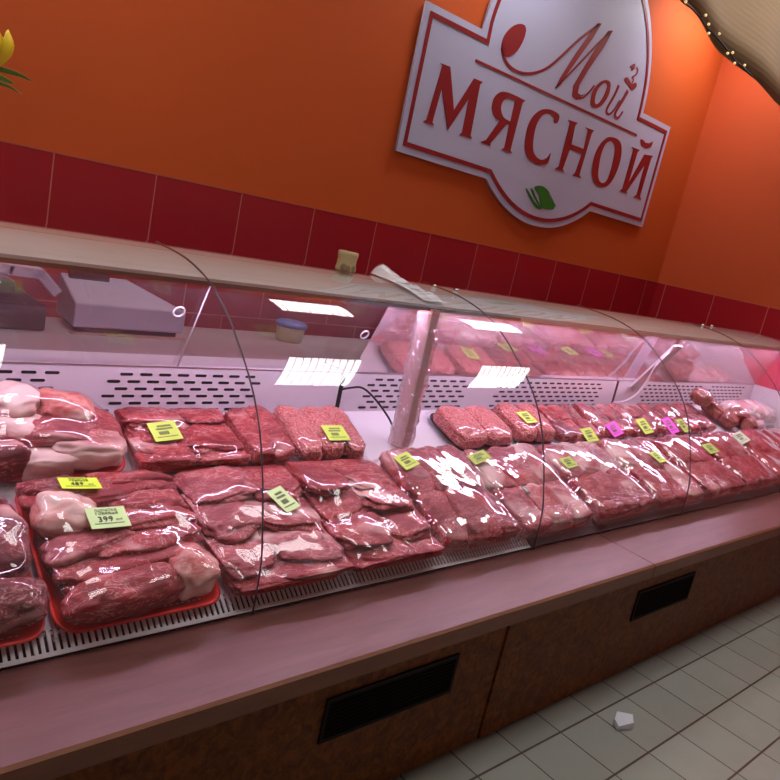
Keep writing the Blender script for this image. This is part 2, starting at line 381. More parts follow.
# slanted meat deck
Y0, Z0, Y1, Z1 = 1.43, .598, 2.10, .860
DL = hypot(Y1 - Y0, Z1 - Z0); CS, SN = (Y1 - Y0) / DL, (Z1 - Z0) / DL; SLOPE = atan2(SN, CS)
def dk(x, s, n=0): return Vector((x, Y0 + s * CS - n * SN, Z0 + s * SN + n * CS))
cp(MB().extrude_x([(Y0, Z0), (Y1, Z1), (Y1, .50), (Y0, .50)], CASE_X0, CASE_X1), 'meat_deck', M['white'])
# comb-shaped air grille along the front of the deck, covered by a plain strip further on
GA, GB = (1.390, .569), (1.438, .604)
JX = [-.17, 1.02, 2.21, 3.36, 4.60]
cm = MB(); d = Vector((0, GB[0] - GA[0], GB[1] - GA[1])); L = d.length; t = d / L; nn = Vector((0, -t.z, t.y))
def comb_box(x0, x1, a, b, n0, n1, mb):
    P = lambda x, s, n: Vector((x, GA[0], GA[1])) + t * s + nn * n
    vs = [P(x, s, n) for n in (n0, n1) for s in (a, b) for x in (x0, x1)]
    mb.add(vs, [(0, 1, 3, 2), (4, 6, 7, 5), (0, 4, 5, 1), (2, 3, 7, 6), (0, 2, 6, 4), (1, 5, 7, 3)])
comb_box(CASE_X0, 2.205, 0, .010, 0, .005, cm)
x = CASE_X0
while x < 2.2:
    comb_box(x, x + .0080, .010, L, 0, .004, cm); x += .0150
cp(cm, 'air_return_comb', M['comb'])
sl = MB(); comb_box(CASE_X0, 2.205, .0, L, -.006, -.002, sl); cp(sl, 'air_return_slot', M['slot'])
st = MB(); comb_box(2.207, CASE_X1, 0, L + .004, 0, .006, st); cp(st, 'plain_front_strip', M['strip'])
# back panels with staggered air slots, black joints between them
pj = [CASE_X0, -.2, 1.765, 3.75, CASE_X1]
groups = [(-.15, .73), (.872, 1.43), (1.90, 2.50), (2.70, 3.62), (4.06, 4.84), (4.93, 5.5)]
for a, b in zip(pj, pj[1:]):
    bp = cp(MB().extrude_x([(2.10, .85), (2.10, 1.015), (2.095, 1.022), (2.236, 1.022), (2.236, 1.004), (2.125, .998), (2.125, .85)], a + .009, b - .009), 'back_panel', M['white'])
    for ga, gb in groups:
        if not (a <= ga < b): continue
        gs = MB(); pitch = .062
        for r in range(6):
            z = .992 - r * .0232; x = ga + (.0 if r % 2 else .5) * pitch - (.03 * r / 5)
            while x + .042 < gb - .03 * r / 5 + .01:
                q = [(x, z), (x + .004, z + .0045), (x + .038, z + .0045), (x + .042, z), (x + .038, z - .0045), (x + .004, z - .0045)]
                vs = [(px, 2.0993, pz) for px, pz in q] + [(px, 2.1015, pz) for px, pz in q]
                gs.add(vs, [(0, 1, 2, 3, 4, 5)] + [(k, (k + 1) % 6, 6 + (k + 1) % 6, 6 + k) for k in range(6)]); x += pitch
        cp(gs, 'air_slots', M['slot'], bp)
for xj in pj[1:-1]:
    cp(MB().box(xj - .0095, xj + .0095, 2.098, 2.12, .852, 1.012), 'joint_seal', M['black'])
# canopy with lamp tubes under it
cp(MB().extrude_x([(1.886, 1.331), (1.886, 1.341), (1.93, 1.351), (2.10, 1.374), (2.23, 1.379), (2.23, 1.350), (1.94, 1.343), (1.90, 1.338)], CASE_X0, CASE_X1), 'canopy', M['cream'])
cp(MB().extrude_x([(2.135, 1.3764), (2.228, 1.3799), (2.228, 1.3785), (2.135, 1.3750)], CASE_X0, CASE_X1), 'canopy_back_strip', M['cream_b'])
cp(MB().box(CASE_X0, 2.455, 1.878, 1.8855, 1.3205, 1.3325), 'canopy_trim', M['trim_dark'])
cp(MB().box(2.457, CASE_X1, 1.8795, 1.8855, 1.3205, 1.3345), 'canopy_trim', M['cream_b'])
cp(MB().box(CASE_X0, CASE_X1, 1.9395, 1.943, 1.3132, 1.343), 'added_light_baffle', M['white'])  # unseen baffle added to keep tube light off the doors and back wall
for k in range(5):
    a = CASE_X0 + .05 + k * 1.23
    tb = MB().tube([(a + .03, 1.9145, 1.3305), (a + 1.17, 1.9145, 1.3305)], .0095, 12)
    lt = cp(tb, 'lamp_tube', M['tube'])
    for q_ in (a, a + 1.17): cp(MB().box(q_, q_ + .03, 1.904, 1.926, 1.321, 1.338), 'lamp_holder', M['white'], lt)
# curved front glass, one pane between each pair of joints
PR = [(1.376, .567), (1.376, .62), (1.378, .68), (1.384, .735), (1.399, .79), (1.420, .86), (1.447, .935), (1.486, 1.02), (1.536, 1.094), (1.598, 1.160), (1.665, 1.217), (1.735, 1.270), (1.815, 1.317), (1.90, 1.349), (2.0, 1.372), (2.1, 1.383), (2.235, 1.389)]
PR = smooth_closed(PR, 4, False)
GT = .006
def offs(P, d):
    out = []
    for i, p in enumerate(P):
        a, b = P[max(i - 1, 0)], P[min(i + 1, len(P) - 1)]; ty, tz = b[0] - a[0], b[1] - a[1]; l = hypot(ty, tz); out.append((p[0] - tz / l * d, p[1] + ty / l * d))
    return out
def sweep(mb, P, a, b, segs=1, thick=GT):
    Q = offs(P, -thick); n = len(P); vs = []
    for x in (a, b): vs += [(x, y, z) for y, z in P] + [(x, y, z) for y, z in Q]
    f = []
    for i in range(n - 1):
        f += [(i, i + 1, 2 * n + i + 1, 2 * n + i), (n + i, 3 * n + i, 3 * n + i + 1, n + i + 1), (i, n + i, n + i + 1, i + 1), (2 * n + i, 2 * n + i + 1, 3 * n + i + 1, 3 * n + i)]
    f += [(0, 2 * n, 3 * n, n), (n - 1, 2 * n - 1, 4 * n - 1, 3 * n - 1)]
    mb.add(vs, f, 0, True)
for a, b in zip([CASE_X0] + JX, JX + [CASE_X1]):
    mb = MB(); n = len(PR)
    # one smooth clear pane (a single curved sheet keeps its reflections clean), with its cut edge as a thin rim
    vs = [(x, y, z) for x in (a + .001, b - .001) for y, z in PR]
    mb.add(vs, [(i, n + i, n + i + 1, i + 1) for i in range(n - 1)], 0, True)
    gp = cp(mb, 'curved_glass_pane', M['glass'])
    if b < CASE_X1:
        e = MB(); sweep(e, offs(PR, .0005), b - .0009, b + .0009, 1, .006); cp(e, 'glass_joint_edge', M['glass_edge'], gp)
# chrome buttons that hold the panes at the rear
for u, v in ((434, 288), (456, 292), (703, 326), (712, 327)):
    p = at_z(u, v, 1.385)
    cp(MB().tube([(p.x, p.y, 1.381), (p.x, p.y, 1.397), (p.x, p.y, 1.400)], [.011, .011, .007], 12), 'glass_button', M['chrome'])
# sloping rear doors
DB, DT = (2.098, 1.024), (1.958, 1.340)
def door(x0, x1, mat, off, name='sliding_door', mirror=False):
    q = [(DB[0] + off, DB[1]), (DT[0] + off, DT[1])]
    mb = MB(); nx = 2
    vs = [(x, y, z) for x in (x0, x1) for y, z in q]
    mb.add(vs, [(0, 2, 3, 1)])
    return cp(mb, name, mat)
d1 = door(-.50, 1.085, M['door'], .0)
d2 = door(1.07, 1.90, M['door'], .012)
def along(x, w, off=0): return Vector((x, DB[0] + off + (DT[0] - DB[0]) * w - .002, DB[1] + (DT[1] - DB[1]) * w))
for dd, xx, of in ((d1, 1.0835, 0),):
    cp(MB().tube([along(xx, 0, of), along(xx, 1, of)], .0028, 6), 'door_edge', M['white'], dd)
def ring(x, w, of, dd):
    e1 = Vector((1, 0, 0)); e2 = (along(x, 1, of) - along(x, 0, of)).normalized(); c = along(x, w, of)
    cp(MB().tube([c + (e1 * cos(q) + e2 * sin(q)) * .017 for q in [k * pi / 10 for k in range(21)]], .0032, 6, cap=False), 'finger_ring', M['white'], dd)
ring(1.018, .60, 0, d1); ring(1.775, .50, .012, d2)
for a, b, of in ((1.80, 3.0, .0), (2.97, 4.1, .012), (4.07, CASE_X1, 0)):
    md = door(a, b, M['mirror'], of - .004)
    if a < 2:
        e1 = Vector((1, 0, 0)); e2 = (along(2, 1) - along(2, 0)).normalized(); c = along(2.03, .56) + Vector((0, -.008, 0)); hb = MB()
        pts = [c + e1 * .028 * cos(k * pi / 8) - e2 * .034 * sin(k * pi / 8) for k in range(9)]
        hb.add([p for p in pts] + [p + Vector((0, .006, .003)) for p in pts], [tuple(range(9))] + [(k, (k + 1) % 9, 9 + (k + 1) % 9, 9 + k) for k in range(9)])
        cp(hb, 'door_pull', M['tile_back'] if 0 else flat('dark_red_pull', (120, 30, 40), .4), md)
# wrapped post and bracket
pb = dk(1.94, .505)
post = cp(MB().box(-.028, .028, -.028, .028, 0, 1.325 - pb.z, 0, Matrix.Translation((1.945, pb.y, pb.z + .003)) @ Matrix.Rotation(.25, 4, 'Z')), 'canopy_post', flat('tan_post', (176, 120, 108), .5), None, .003)
wr = MB(); vs = []; N = 28
for i in range(40):
    for k in range(N):
        q = 2 * pi * k / N; z = pb.z + .012 + (1.318 - pb.z - .02) * i / 39
        r = .039 / max(abs(cos(q)), abs(sin(q))) ** .75 * (1 + .16 * noise.noise((cos(q) * 2, sin(q) * 2, z * 16)) + .13 * noise.noise((cos(q) * 6, sin(q) * 6, z * 50)))
        vs.append((1.945 + r * cos(q + .25), pb.y + r * sin(q + .25), z))
wr.add(vs, [(i * N + k, i * N + (k + 1) % N, (i + 1) * N + (k + 1) % N, (i + 1) * N + k) for i in range(39) for k in range(N)], 0, True)
cp(wr, 'post_wrap', M['wrap'], post)
bk = MB()
a, b = at_x(634, 386, 3.93), at_x(678, 345, 3.93); a.y -= .0; dv = (b - a).normalized(); nv = Vector((1, 0, 0)).cross(dv).normalized()
mb = MB(); vs = []
for p in (a, b):
    for sx in (-.05, .05):
        for n in (0, .012): vs.append(p + Vector((sx, 0, 0)) + nv * n)
bk.add(vs, [(0, 1, 3, 2), (4, 6, 7, 5), (0, 4, 5, 1), (2, 3, 7, 6), (0, 2, 6, 4), (1, 5, 7, 3)])
cp(bk, 'canopy_bracket', M['white'], None, .002)
def cable(name, px, y0, y1, r, mat, label):
    P = [at_y(u, v, y0 + (y1 - y0) * i / (len(px) - 1)) for i, (u, v) in enumerate(px)]
    o = MB().tube(smooth_closed([tuple(p) for p in P], 6, False), r, 8).build(name, mat)
    return tag(o, label, 'cable')
cable('cable', [(343, 389), (352, 387.5), (362, 387.5), (372, 395), (384, 410), (392, 424), (395.5, 440)], 2.092, 1.93, .0042, M['black'], 'black cable drooping from the back panel joint beside the wrapped post')
cable('cable', [(679, 345), (668, 354), (656, 366), (648, 380), (638, 393), (626, 401), (613, 403)], 1.90, 2.09, .006, M['white'], 'white cable hanging off the slanted bracket in front of the far slotted panel')
# end wall of the case and rear service shelf
cp(MB().box(CASE_X1, CASE_X1 + .03, 1.39, 2.13, .0, 1.02), 'end_panel', M['white'])
cp(MB().box(CASE_X1, CASE_X1 + .03, 1.89, 2.23, 1.02, 1.375), 'canopy_end_cap', flat('pink_red_end_cap', (196, 70, 96), .5))
cp(MB().box(CASE_X1 - .012, CASE_X1 - .002, 1.888, 2.05, 1.285, 1.318), 'price_rail_end', flat('pale_green_end_strip', (196, 206, 140), .5))
shelf = MB().box(CASE_X0, CASE_X1, 2.24, 2.72, .995, 1.02).build('service_counter', flat('pale_pinkish_counter', (156, 138, 142), .4)); shelf_t = shelf
tag(shelf, 'pale service counter running behind the meat case under the red tiles', 'counter')
MBk = MB().box(CASE_X0, CASE_X1, 2.27, 2.68, 0, .995).build('cupboard_body', M['plaster'], shelf)

# ================================================================== the sign on the orange wall
SY = YW - .03
def wp(u, v):
    p = at_y(u, v, SY); return (p.x, p.z)
def zr(x0, y0, k, pts): return [wp(x0 + a / k, y0 + b / k) for a, b in pts]
def Rg5(p): return zr(390, 0, 5.571, p)
def Rg6(p): return zr(490, 0, 4.105, p)
def Rg7(p): return zr(390, 80, 5.2, p)
def Rg8(p): return zr(520, 80, 4.875, p)
bl = wp(395.8, 151.5); tl = wp(428.3, 1); br = wp(643, 226); tr_ = wp(671.5, 126.5)
xl, xr = (bl[0] + tl[0]) / 2, (br[0] + tr_[0]) / 2
nl, nr = wp(484.6, 28.7), wp(643.5, 113.8)
ztop = (tl[1] + nl[1]) / 2; zbot = (bl[1] + wp(487, 179.6)[1] + wp(590.8, 210)[1] + br[1]) / 4; ztr = (nr[1] + tr_[1]) / 2; zt = (ztop + ztr) / 2
cl, cr = wp(487, 179.6)[0], wp(590.8, 210)[0]; low = wp(545, 228.3)[1]
ax0, ax1 = nl[0], nr[0]
# arch over the middle: a tall half ellipse standing on the shoulders
out = [(xl, zt), (xl, zbot), (cl, zbot)]
ccx, ch = (cl + cr) / 2, zbot - low; cw = (cr - cl) / 2; Rr = (cw * cw + ch * ch) / (2 * ch); th = math.asin(min(1, cw / Rr))
for k in range(1, 24): q = -th + 2 * th * k / 24; out.append((ccx + Rr * sin(q), low + Rr - Rr * cos(q)))
out += [(cr, zbot), (xr, zbot), (xr, zt), (ax1, zt)]
acx, AH, AV, az = (ax0 + ax1) / 2 - .003, .876, .868, zt - .012
for k in range(1, 40):
    q = pi * k / 40; out.append((acx + AH * cos(q), az + AV * sin(q)))
out += [(ax0, zt)]
def inset(P, d):
    n = len(P); A = sum(P[i][0] * P[(i + 1) % n][1] - P[(i + 1) % n][0] * P[i][1] for i in range(n)); sg = 1 if A > 0 else -1; R = []
    for i in range(n):
        p0, p, p1 = Vector(P[i - 1]), Vector(P[i]), Vector(P[(i + 1) % n]); a = (p - p0).normalized(); b = (p1 - p).normalized()
        na = Vector((-a.y, a.x)) * sg; nb = Vector((-b.y, b.x)) * sg; m = (na + nb)
        m = m.normalized() if m.length > 1e-6 else na; R.append(tuple(p + m * d / max(.35, m.dot(na))))
    return R
sign = empty('shop_sign', (0, SY, 0))
tag(sign, 'white shaped sign reading МОЙ МЯСНОЙ in dark red on the orange wall', 'sign')
SM = lambda off: Matrix(((1, 0, 0, 0), (0, 0, -1, -off), (0, 1, 0, 0), (0, 0, 0, 1)))
M['sign_white'] = flat('sign_white', (190, 188, 216), .5); M['sign_red'] = flat('sign_dark_red', (146, 14, 22), .5); M['sign_green'] = flat('sign_green', (22, 116, 30), .5)
curve_fill('sign_board', [out], .016, M['sign_white'], sign, SM(-.010))
curve_fill('border_line', [inset(out, .036), inset(out, .060)], .003, M['sign_red'], sign, SM(.0005))
LET = dict(
 a=[Rg5([(283, 350), (337, 370), (357, 612), (470, 435), (518, 455), (503, 470), (450, 755), (460, 772), (388, 750), (403, 735), (440, 548), (322, 725), (290, 490), (237, 680), (247, 697), (185, 678), (205, 665), (293, 365)])],
 b=[Rg7([(705, 105), (690, 118), (627, 365), (637, 381), (580, 362), (596, 350), (621, 232), (607, 230), (522, 328), (524, 342), (472, 322), (500, 312)] + smooth_closed([(572, 212), (545, 188), (531, 145), (543, 92), (577, 62), (622, 66), (700, 103)], 5, False)[:-1]), Rg7(smooth_closed([(652, 106), (618, 92), (590, 108), (578, 148), (592, 192), (627, 214)], 5, False))],
 c=[Rg8(smooth_closed([(193, 180), (185, 162), (150, 143), (110, 143), (72, 168), (43, 215), (27, 280), (25, 342), (45, 385), (80, 408), (118, 412), (138, 400), (151, 355), (133, 378), (108, 388), (83, 376), (66, 345), (66, 290), (80, 222), (105, 177), (130, 163), (155, 168), (168, 185), (167, 207), (182, 209)], 3))],
 d=[Rg8([(235, 192), (282, 208), (270, 222), (252, 312), (312, 335), (333, 243), (322, 230), (362, 245), (351, 258), (290, 462), (300, 477), (257, 465), (270, 452), (304, 357), (245, 335), (208, 435), (217, 448), (172, 432), (190, 420), (245, 207)])],
 e=[Rg8(smooth_closed([(457, 279), (425, 281), (388, 318), (362, 380), (352, 450), (365, 500), (400, 521), (435, 508), (466, 460), (489, 395), (496, 330), (485, 295)], 5)), Rg8(smooth_closed([(447, 298), (422, 307), (400, 350), (386, 415), (382, 470), (395, 499), (420, 495), (440, 450), (458, 380), (464, 325)], 5))],
 f=[Rg8([(545, 325), (585, 340), (574, 352), (530, 500), (608, 362), (650, 370), (640, 382), (585, 568), (592, 581), (557, 568), (570, 558), (610, 412), (518, 545), (525, 553), (487, 540), (500, 530), (555, 338)]), Rg8([(590, 288), (600, 290), (612, 305), (630, 308), (650, 298), (640, 325), (615, 332), (592, 318)])])
for k, P in LET.items(): curve_fill('sign_letter', P, .003, M['sign_red'], sign, SM(.0005))
def ribbon(pts, ws):
    P = [Vector(p) for p in pts]; L, R = [], []
    for i, p in enumerate(P):
        t = (P[min(i + 1, len(P) - 1)] - P[max(i - 1, 0)]).normalized(); n = Vector((-t.y, t.x)); w = ws(i / (len(P) - 1)) / 2; L.append(tuple(p + n * w)); R.append(tuple(p - n * w))
    return L + R[::-1]
stroke = lambda pts, ws: ribbon(Rg6(smooth_closed(pts, 5, False)), ws)
SC = [[Rg6(smooth_closed([(120, 97), (143, 103), (148, 128), (135, 170), (110, 210), (75, 232), (55, 220), (48, 190), (60, 145), (90, 110)], 4))],
      [stroke([(50, 195), (58, 235), (85, 275), (130, 298), (185, 298), (240, 275), (300, 225), (370, 160), (450, 99)], lambda t: .016)],
      [Rg6([(443, 95), (459, 96), (420, 160), (345, 265), (290, 342), (268, 365), (288, 322), (358, 212), (425, 120)])],
      [stroke([(270, 360), (370, 258), (440, 183), (500, 127)], lambda t: .012)],
      [Rg6([(488, 125), (505, 124), (470, 190), (402, 290), (368, 348), (361, 380), (373, 391), (392, 384), (355, 409), (338, 395), (343, 352), (393, 265), (448, 180)])],
      [stroke([(360, 403), (385, 398), (410, 375), (430, 350)], lambda t: .012)],
      [Rg6(smooth_closed([(482, 328), (496, 345), (486, 393), (455, 435), (425, 442), (414, 420), (425, 370), (455, 335)], 4)), Rg6(smooth_closed([(476, 340), (482, 357), (470, 390), (450, 420), (434, 426), (431, 405), (441, 370), (460, 346)], 4))],
      [stroke([(530, 350), (512, 390), (484, 440), (480, 462), (492, 468), (512, 448), (534, 412)], lambda t: .022 - .012 * t)],
      [stroke([(567, 372), (545, 412), (518, 458), (516, 478), (528, 482), (546, 458)], lambda t: .028 - .016 * t)],
      [Rg6(smooth_closed([(577, 272), (595, 261), (594, 280), (583, 289), (584, 279)], 3))],
      [stroke([(604, 275), (608, 292), (598, 308), (584, 316)], lambda t: .009)],
      [Rg6(smooth_closed([(553, 326), (566, 317), (581, 343), (600, 338), (601, 357), (582, 369), (571, 350)], 3))],
      [stroke([(584, 318), (590, 326), (584, 340)], lambda t: .009)]]
for P in SC: curve_fill('script_stroke', P, .003, M['sign_red'], sign, SM(.0005))
def Rl(p): return [wp(*q) for q in p]
curve_fill('dividing_rule', [ribbon([wp(475.8, 60), wp(637, 135)], lambda t: .014)], .003, M['sign_red'], sign, SM(.0005))
curve_fill('leaf_emblem', [Rg8(smooth_closed([(72, 522), (104, 515), (136, 535), (155, 580), (168, 625), (122, 628), (100, 600), (92, 560)], 4)), Rg8(smooth_closed([(30, 530), (42, 540), (70, 590), (104, 628), (84, 625), (58, 592)], 3)), Rg8(smooth_closed([(54, 530), (66, 537), (84, 580), (112, 626), (98, 618), (72, 575)], 3)), Rg8(smooth_closed([(140, 545), (158, 578), (176, 616), (168, 612), (152, 580)], 3))], .003, M['sign_green'], sign, SM(.0005))

# ================================================================== hanging bamboo valance with fairy lights
g = G('bamboo_slats'); n = g.noise(g.coord((1.5, 20, 20)), 5, 4); w = g.n('TexWave', wave_type='BANDS', bands_direction='Z'); w.inputs['Scale'].default_value = 14; w.inputs['Distortion'].default_value = 1.2; g.l(g.coord((1, 1, 1)), w.inputs['Vector'])
M['bamboo'] = g.done(g.pbr(g.mix(n, (.24, .14, .065, 1), (.31, .195, .095, 1)), .7, nrm=g.bump(w.outputs['Fac'], .12, .003)))
VY = 1.62
vp = [(600, -70), (640, -35), (668, -12), (688, 4), (702, 20.5), (720.5, 47), (735, 61.5), (751, 76), (778, 100.5), (810, 126), (860, 165), (930, 215)]
ed = smooth_closed([tuple(at_y(u, v, VY)) for u, v in vp], 4, False)
mb = MB(); n = len(ed); R_ = 10
fr = []
for j in range(R_ + 1):
    for x, y, z in ed:
        q = j / R_; fr.append((x, y + .16 * q + .012 * sin(x * 9) * (1 - q), z + (3.632 - z) * q))
bk_ = [(x, y + .010, z) for x, y, z in fr]; K = len(fr)
fs = [(j * n + i, j * n + i + 1, (j + 1) * n + i + 1, (j + 1) * n + i) for j in range(R_) for i in range(n - 1)]
rim = [i for i in range(n)] + [j * n + n - 1 for j in range(1, R_ + 1)] + [R_ * n + i for i in range(n - 2, -1, -1)] + [j * n for j in range(R_ - 1, 0, -1)]
mb.add(fr + bk_, fs + [tuple(K + i for i in f[::-1]) for f in fs] + [(rim[k], K + rim[k], K + rim[(k + 1) % len(rim)], rim[(k + 1) % len(rim)]) for k in range(len(rim))], 0, True)
va = mb.build('bamboo_valance', M['bamboo']); tag(va, 'tan bamboo valance hanging from the ceiling in the upper right corner', 'valance')
gw = [at_y(u, v, VY - .016) for u, v in ((676, -6), (685, 3), (692, 8), (700, 17), (707, 27), (713, 33), (722, 43), (731, 54), (735, 60), (743, 67), (752, 75.5))]
gar = empty('fairy_light_string', tuple(gw[5])); tag(gar, 'dark string of tiny fairy lights pinned along the valance edge', 'string lights')
o = MB().tube([p - gw[5] for p in smooth_closed([tuple(p) for p in gw], 3, False) for p in [Vector(p)]], .0035, 6).build('wire', M['black'], gar)
bulbm = flat('tiny_bulb', (236, 200, 130), .3, emit=(1, .75, .35, 1), es=.7)
random.seed(3)
for i, (u, v) in enumerate(((686, 1.5), (709, 24), (709, 33), (719.5, 33.5), (728, 53), (733, 52.5), (735, 63), (745, 65), (706, 15))):
    p = at_y(u, v, VY - .022) - gw[5]
    q = min((Vector(g_) - gw[5] for g_ in gw), key=lambda a: (a - p).length)
    MB().tube([q, q.lerp(p, .9)], .0018, 5).build('bulb_stalk', M['black'], gar)
    MB().tube([p - Vector((.005, 0, 0)), p - Vector((.002, 0, 0)), p + Vector((.003, 0, 0)), p + Vector((.007, 0, 0))], [.002, .005, .005, .001], 8).build('bulb', bulbm, gar)

# ================================================================== things on top of the case and behind it
g = G('patterned_roll_label'); vo = g.n('TexVoronoi'); vo.inputs['Scale'].default_value = 30; g.l(g.coord(), vo.inputs['Vector']); n = g.noise(g.coord(), 60, 3)
c = g.mix(g.ramp(vo.outputs['Distance'], .34, .48), (.13, .07, .025, 1), (.46, .33, .15, 1)); M['roll'] = g.done(g.pbr(g.mix(g.math('MULTIPLY', n, .4), c, (.62, .50, .30, 1)), .55))
p = at_z(347.5, 272.5, 1.385)
roll = empty('label_roll', (p.x, 2.185, 1.3895)); tag(roll, 'small brown patterned roll of labels standing on the case canopy', 'roll')
pr = [(.0, .0), (.036, .0), (.039, .004), (.039, .012), (.036, .026), (.036, .046), (.039, .060), (.039, .070), (.035, .073), (.017, .0732), (.016, .060), (0, .059)]
def lathe(pr, n=28):
    mb = MB(); vs = [(r * cos(2 * pi * k / n), r * sin(2 * pi * k / n), z) for r, z in pr for k in range(n)]
    return mb.add(vs, [(i * n + k, i * n + (k + 1) % n, (i + 1) * n + (k + 1) % n, (i + 1) * n + k) for i in range(len(pr) - 1) for k in range(n)], 0, True)
lathe(pr[:9]).build('printed_wrap', M['roll'], roll); lathe(pr[8:]).build('core', flat('cardboard_core', (176, 140, 96), .7), roll)
# crumpled clear sheet lying over the glass top
xa, xb = at_z(362, 272, 1.385).x, at_z(444, 305, 1.36).x + .12
vs = []; NX, NY = 46, 22
prt = [q for q in PR if q[0] > 1.84]
def gz(y):
    for a, b in zip(prt, prt[1:]):
        if a[0] <= y <= b[0]: return a[1] + (b[1] - a[1]) * (y - a[0]) / (b[0] - a[0])
    return prt[-1][1]
for i in range(NX + 1):
    for j in range(NY + 1):
        x = xa + (xb - xa) * i / NX; q = j / NY; y0 = 1.90 + .02 * noise.noise((x * 9, 1, 0)); y1 = 2.222 - .13 * max(0, (i / NX - .5) * 2) ** 1.2
        y = y0 + (y1 - y0) * q
        hgt = .003 + min(1, i / 8) * (.010 * abs(noise.noise((x * 7, y * 11, 2))) + .006 * abs(noise.noise((x * 22, y * 24, 5)))) + .040 * max(0, q - .55) / .45 * sin(pi * min(1, i / NX / .88)) ** 1.2
        vs.append((x, y, gz(y) + hgt))
mb = MB().add(vs, [(i * (NY + 1) + j, (i + 1) * (NY + 1) + j, (i + 1) * (NY + 1) + j + 1, i * (NY + 1) + j + 1) for i in range(NX) for j in range(NY)], 0, True)
sh = mb.build('plastic_sheet', M['sheet']); tag(sh, 'crumpled clear plastic sheet lying on the case canopy beside the label roll', 'plastic sheet')
m = sh.modifiers.new('thick', 'SOLIDIFY'); m.thickness = .0012; m.offset = 1

# weighing scales on the service counter
SZ = 1.0205
def xyz_at(u, v, y): q = at_y(u, v, y); return q
M['scale_grey'] = flat('grey_violet_scale', (168, 156, 176), .4); M['scale_dark'] = flat('dark_scale_base', (52, 38, 48), .5)
sc = empty('weighing_scale', (1.08, 2.6, SZ)); tag(sc, 'grey wedge-shaped weighing scale behind the sliding door on the service counter', 'scale')
f0, f1 = .885, 1.285; yb, yf = 2.705, 2.48
def wedge(z0, zf, zb, in_=0):
    vs = [(f0 + in_, yf + in_, z0), (f1 - in_, yf + in_, z0), (1.14 - in_, yb - in_, z0), (.90 + in_, yb - in_, z0), (f0 + in_, yf + in_, zf), (f1 - in_, yf + in_, zf), (1.14 - in_, yb - in_, zb), (.90 + in_, yb - in_, zb)]
    vs = [(x - 1.08, y - 2.6, z) for x, y, z in vs]
    return MB().add(vs, [(0, 3, 2, 1), (4, 5, 6, 7), (0, 1, 5, 4), (1, 2, 6, 5), (2, 3, 7, 6), (3, 0, 4, 7)])
wedge(.022, .105, .168).build('scale_body', M['scale_grey'], sc, .006)
wedge(.004, .022, .022, .02).build('scale_base', M['scale_dark'], sc)
pl = MB().box(f0 - 1.085, f1 - 1.075, yf - 2.612, yf - 2.60 + .02, .0, .004); pl.build('scale_foot', flat('tan_edge', (170, 130, 120), .5), sc)
dp = MB().add([(-.16, .06, .150), (-.02, .06, .150), (-.02, .07, .195), (-.16, .07, .195), (-.16, .078, .148), (-.02, .078, .148), (-.02, .084, .19), (-.16, .084, .19)], [(0, 1, 2, 3), (4, 7, 6, 5), (0, 4, 5, 1), (1, 5, 6, 2), (2, 6, 7, 3), (3, 7, 4, 0)]); dp.build('display', M['scale_dark'], sc)
s2 = empty('slicing_machine', (.66, 2.6, SZ)); tag(s2, 'dark machine with a pale bent arm at the left end behind the sliding door', 'machine')
MB().box(-.30, .14, -.12, .2, .0, .085).build('machine_base', M['scale_dark'], s2, .01)
MB().box(-.26, .06, -.06, .16, .085, .15).build('machine_body', flat('violet_black', (76, 56, 78), .4), s2, .02)
P = [at_y(u, v, 2.47) - Vector((.66, 2.6, SZ)) for u, v in ((-20, 262), (12, 270), (42, 274), (57, 292))]
arm = MB()
for a, b in zip(P, P[1:]):
    dv = (b - a).normalized(); nz = Vector((0, 1, 0)).cross(dv).normalized() * .016; vs = [q + s_ * nz + Vector((0, yy, 0)) for q in (a - dv * .008, b + dv * .008) for s_ in (-1, 1) for yy in (0, .05)]
    arm.add(vs, [(0, 1, 3, 2), (4, 6, 7, 5), (0, 4, 5, 1), (2, 3, 7, 6), (0, 2, 6, 4), (1, 5, 7, 3)])
arm.build('bent_arm', flat('pale_violet_arm', (186, 172, 194), .35), s2, .003)
tb = empty('plastic_tub', (1.90, 2.62, SZ)); q = at_y(287, 350, 2.58); tb.location = (q.x, 2.58, SZ); tag(tb, 'pale green plastic tub with a blue lid on the service counter', 'tub')
lathe([(0, 0), (.055, 0), (.062, .06), (.062, .062), (0, .062)]).build('tub_body', flat('pale_green_tub', (196, 196, 150), .4), tb); lathe([(0, .063), (.068, .063), (.068, .078), (.06, .084), (0, .086)]).build('tub_lid', flat('blue_lid', (92, 116, 178), .4), tb)

# tulip standing at the left end of the case top
tp = at_y(-6, 46, 2.05)
tul = empty('yellow_tulip', tuple(tp)); tag(tul, 'yellow tulip with green leaves leaning into the left edge above the case', 'flower')
M['petal'] = flat('yellow_petal', (240, 204, 20), .5); M['leaf'] = flat('dull_green_leaf', (104, 122, 40), .5)
def petal(a0, rad, hh, wdt, lean):
    mb = MB(); vs = []; NU, NV = 8, 10
    for i in range(NV + 1):
        t_ = i / NV; r = rad * (sin(pi * (.12 + .62 * t_)) + lean * t_); z = -hh * .5 + hh * t_; ww = wdt * sin(pi * (.1 + .83 * t_)) ** .7
        for j in range(NU + 1):
            a = a0 + ww * (j / NU - .5) * 2; vs.append((r * cos(a), r * sin(a), z - .006 * abs(j / NU - .5) * 2 * t_))
    mb.add(vs, [(i * (NU + 1) + j, i * (NU + 1) + j + 1, (i + 1) * (NU + 1) + j + 1, (i + 1) * (NU + 1) + j) for i in range(NV) for j in range(NU)], 0, True); return mb
for k in range(6):
    po = petal(k * pi / 3 + .2, .040 if k % 2 else .035, .088, .62, .08 if k % 2 else 0).build('petal', M['petal'], tul, rot=(0, 0, 0)); mo = po.modifiers.new('t', 'SOLIDIFY'); mo.thickness = .0016
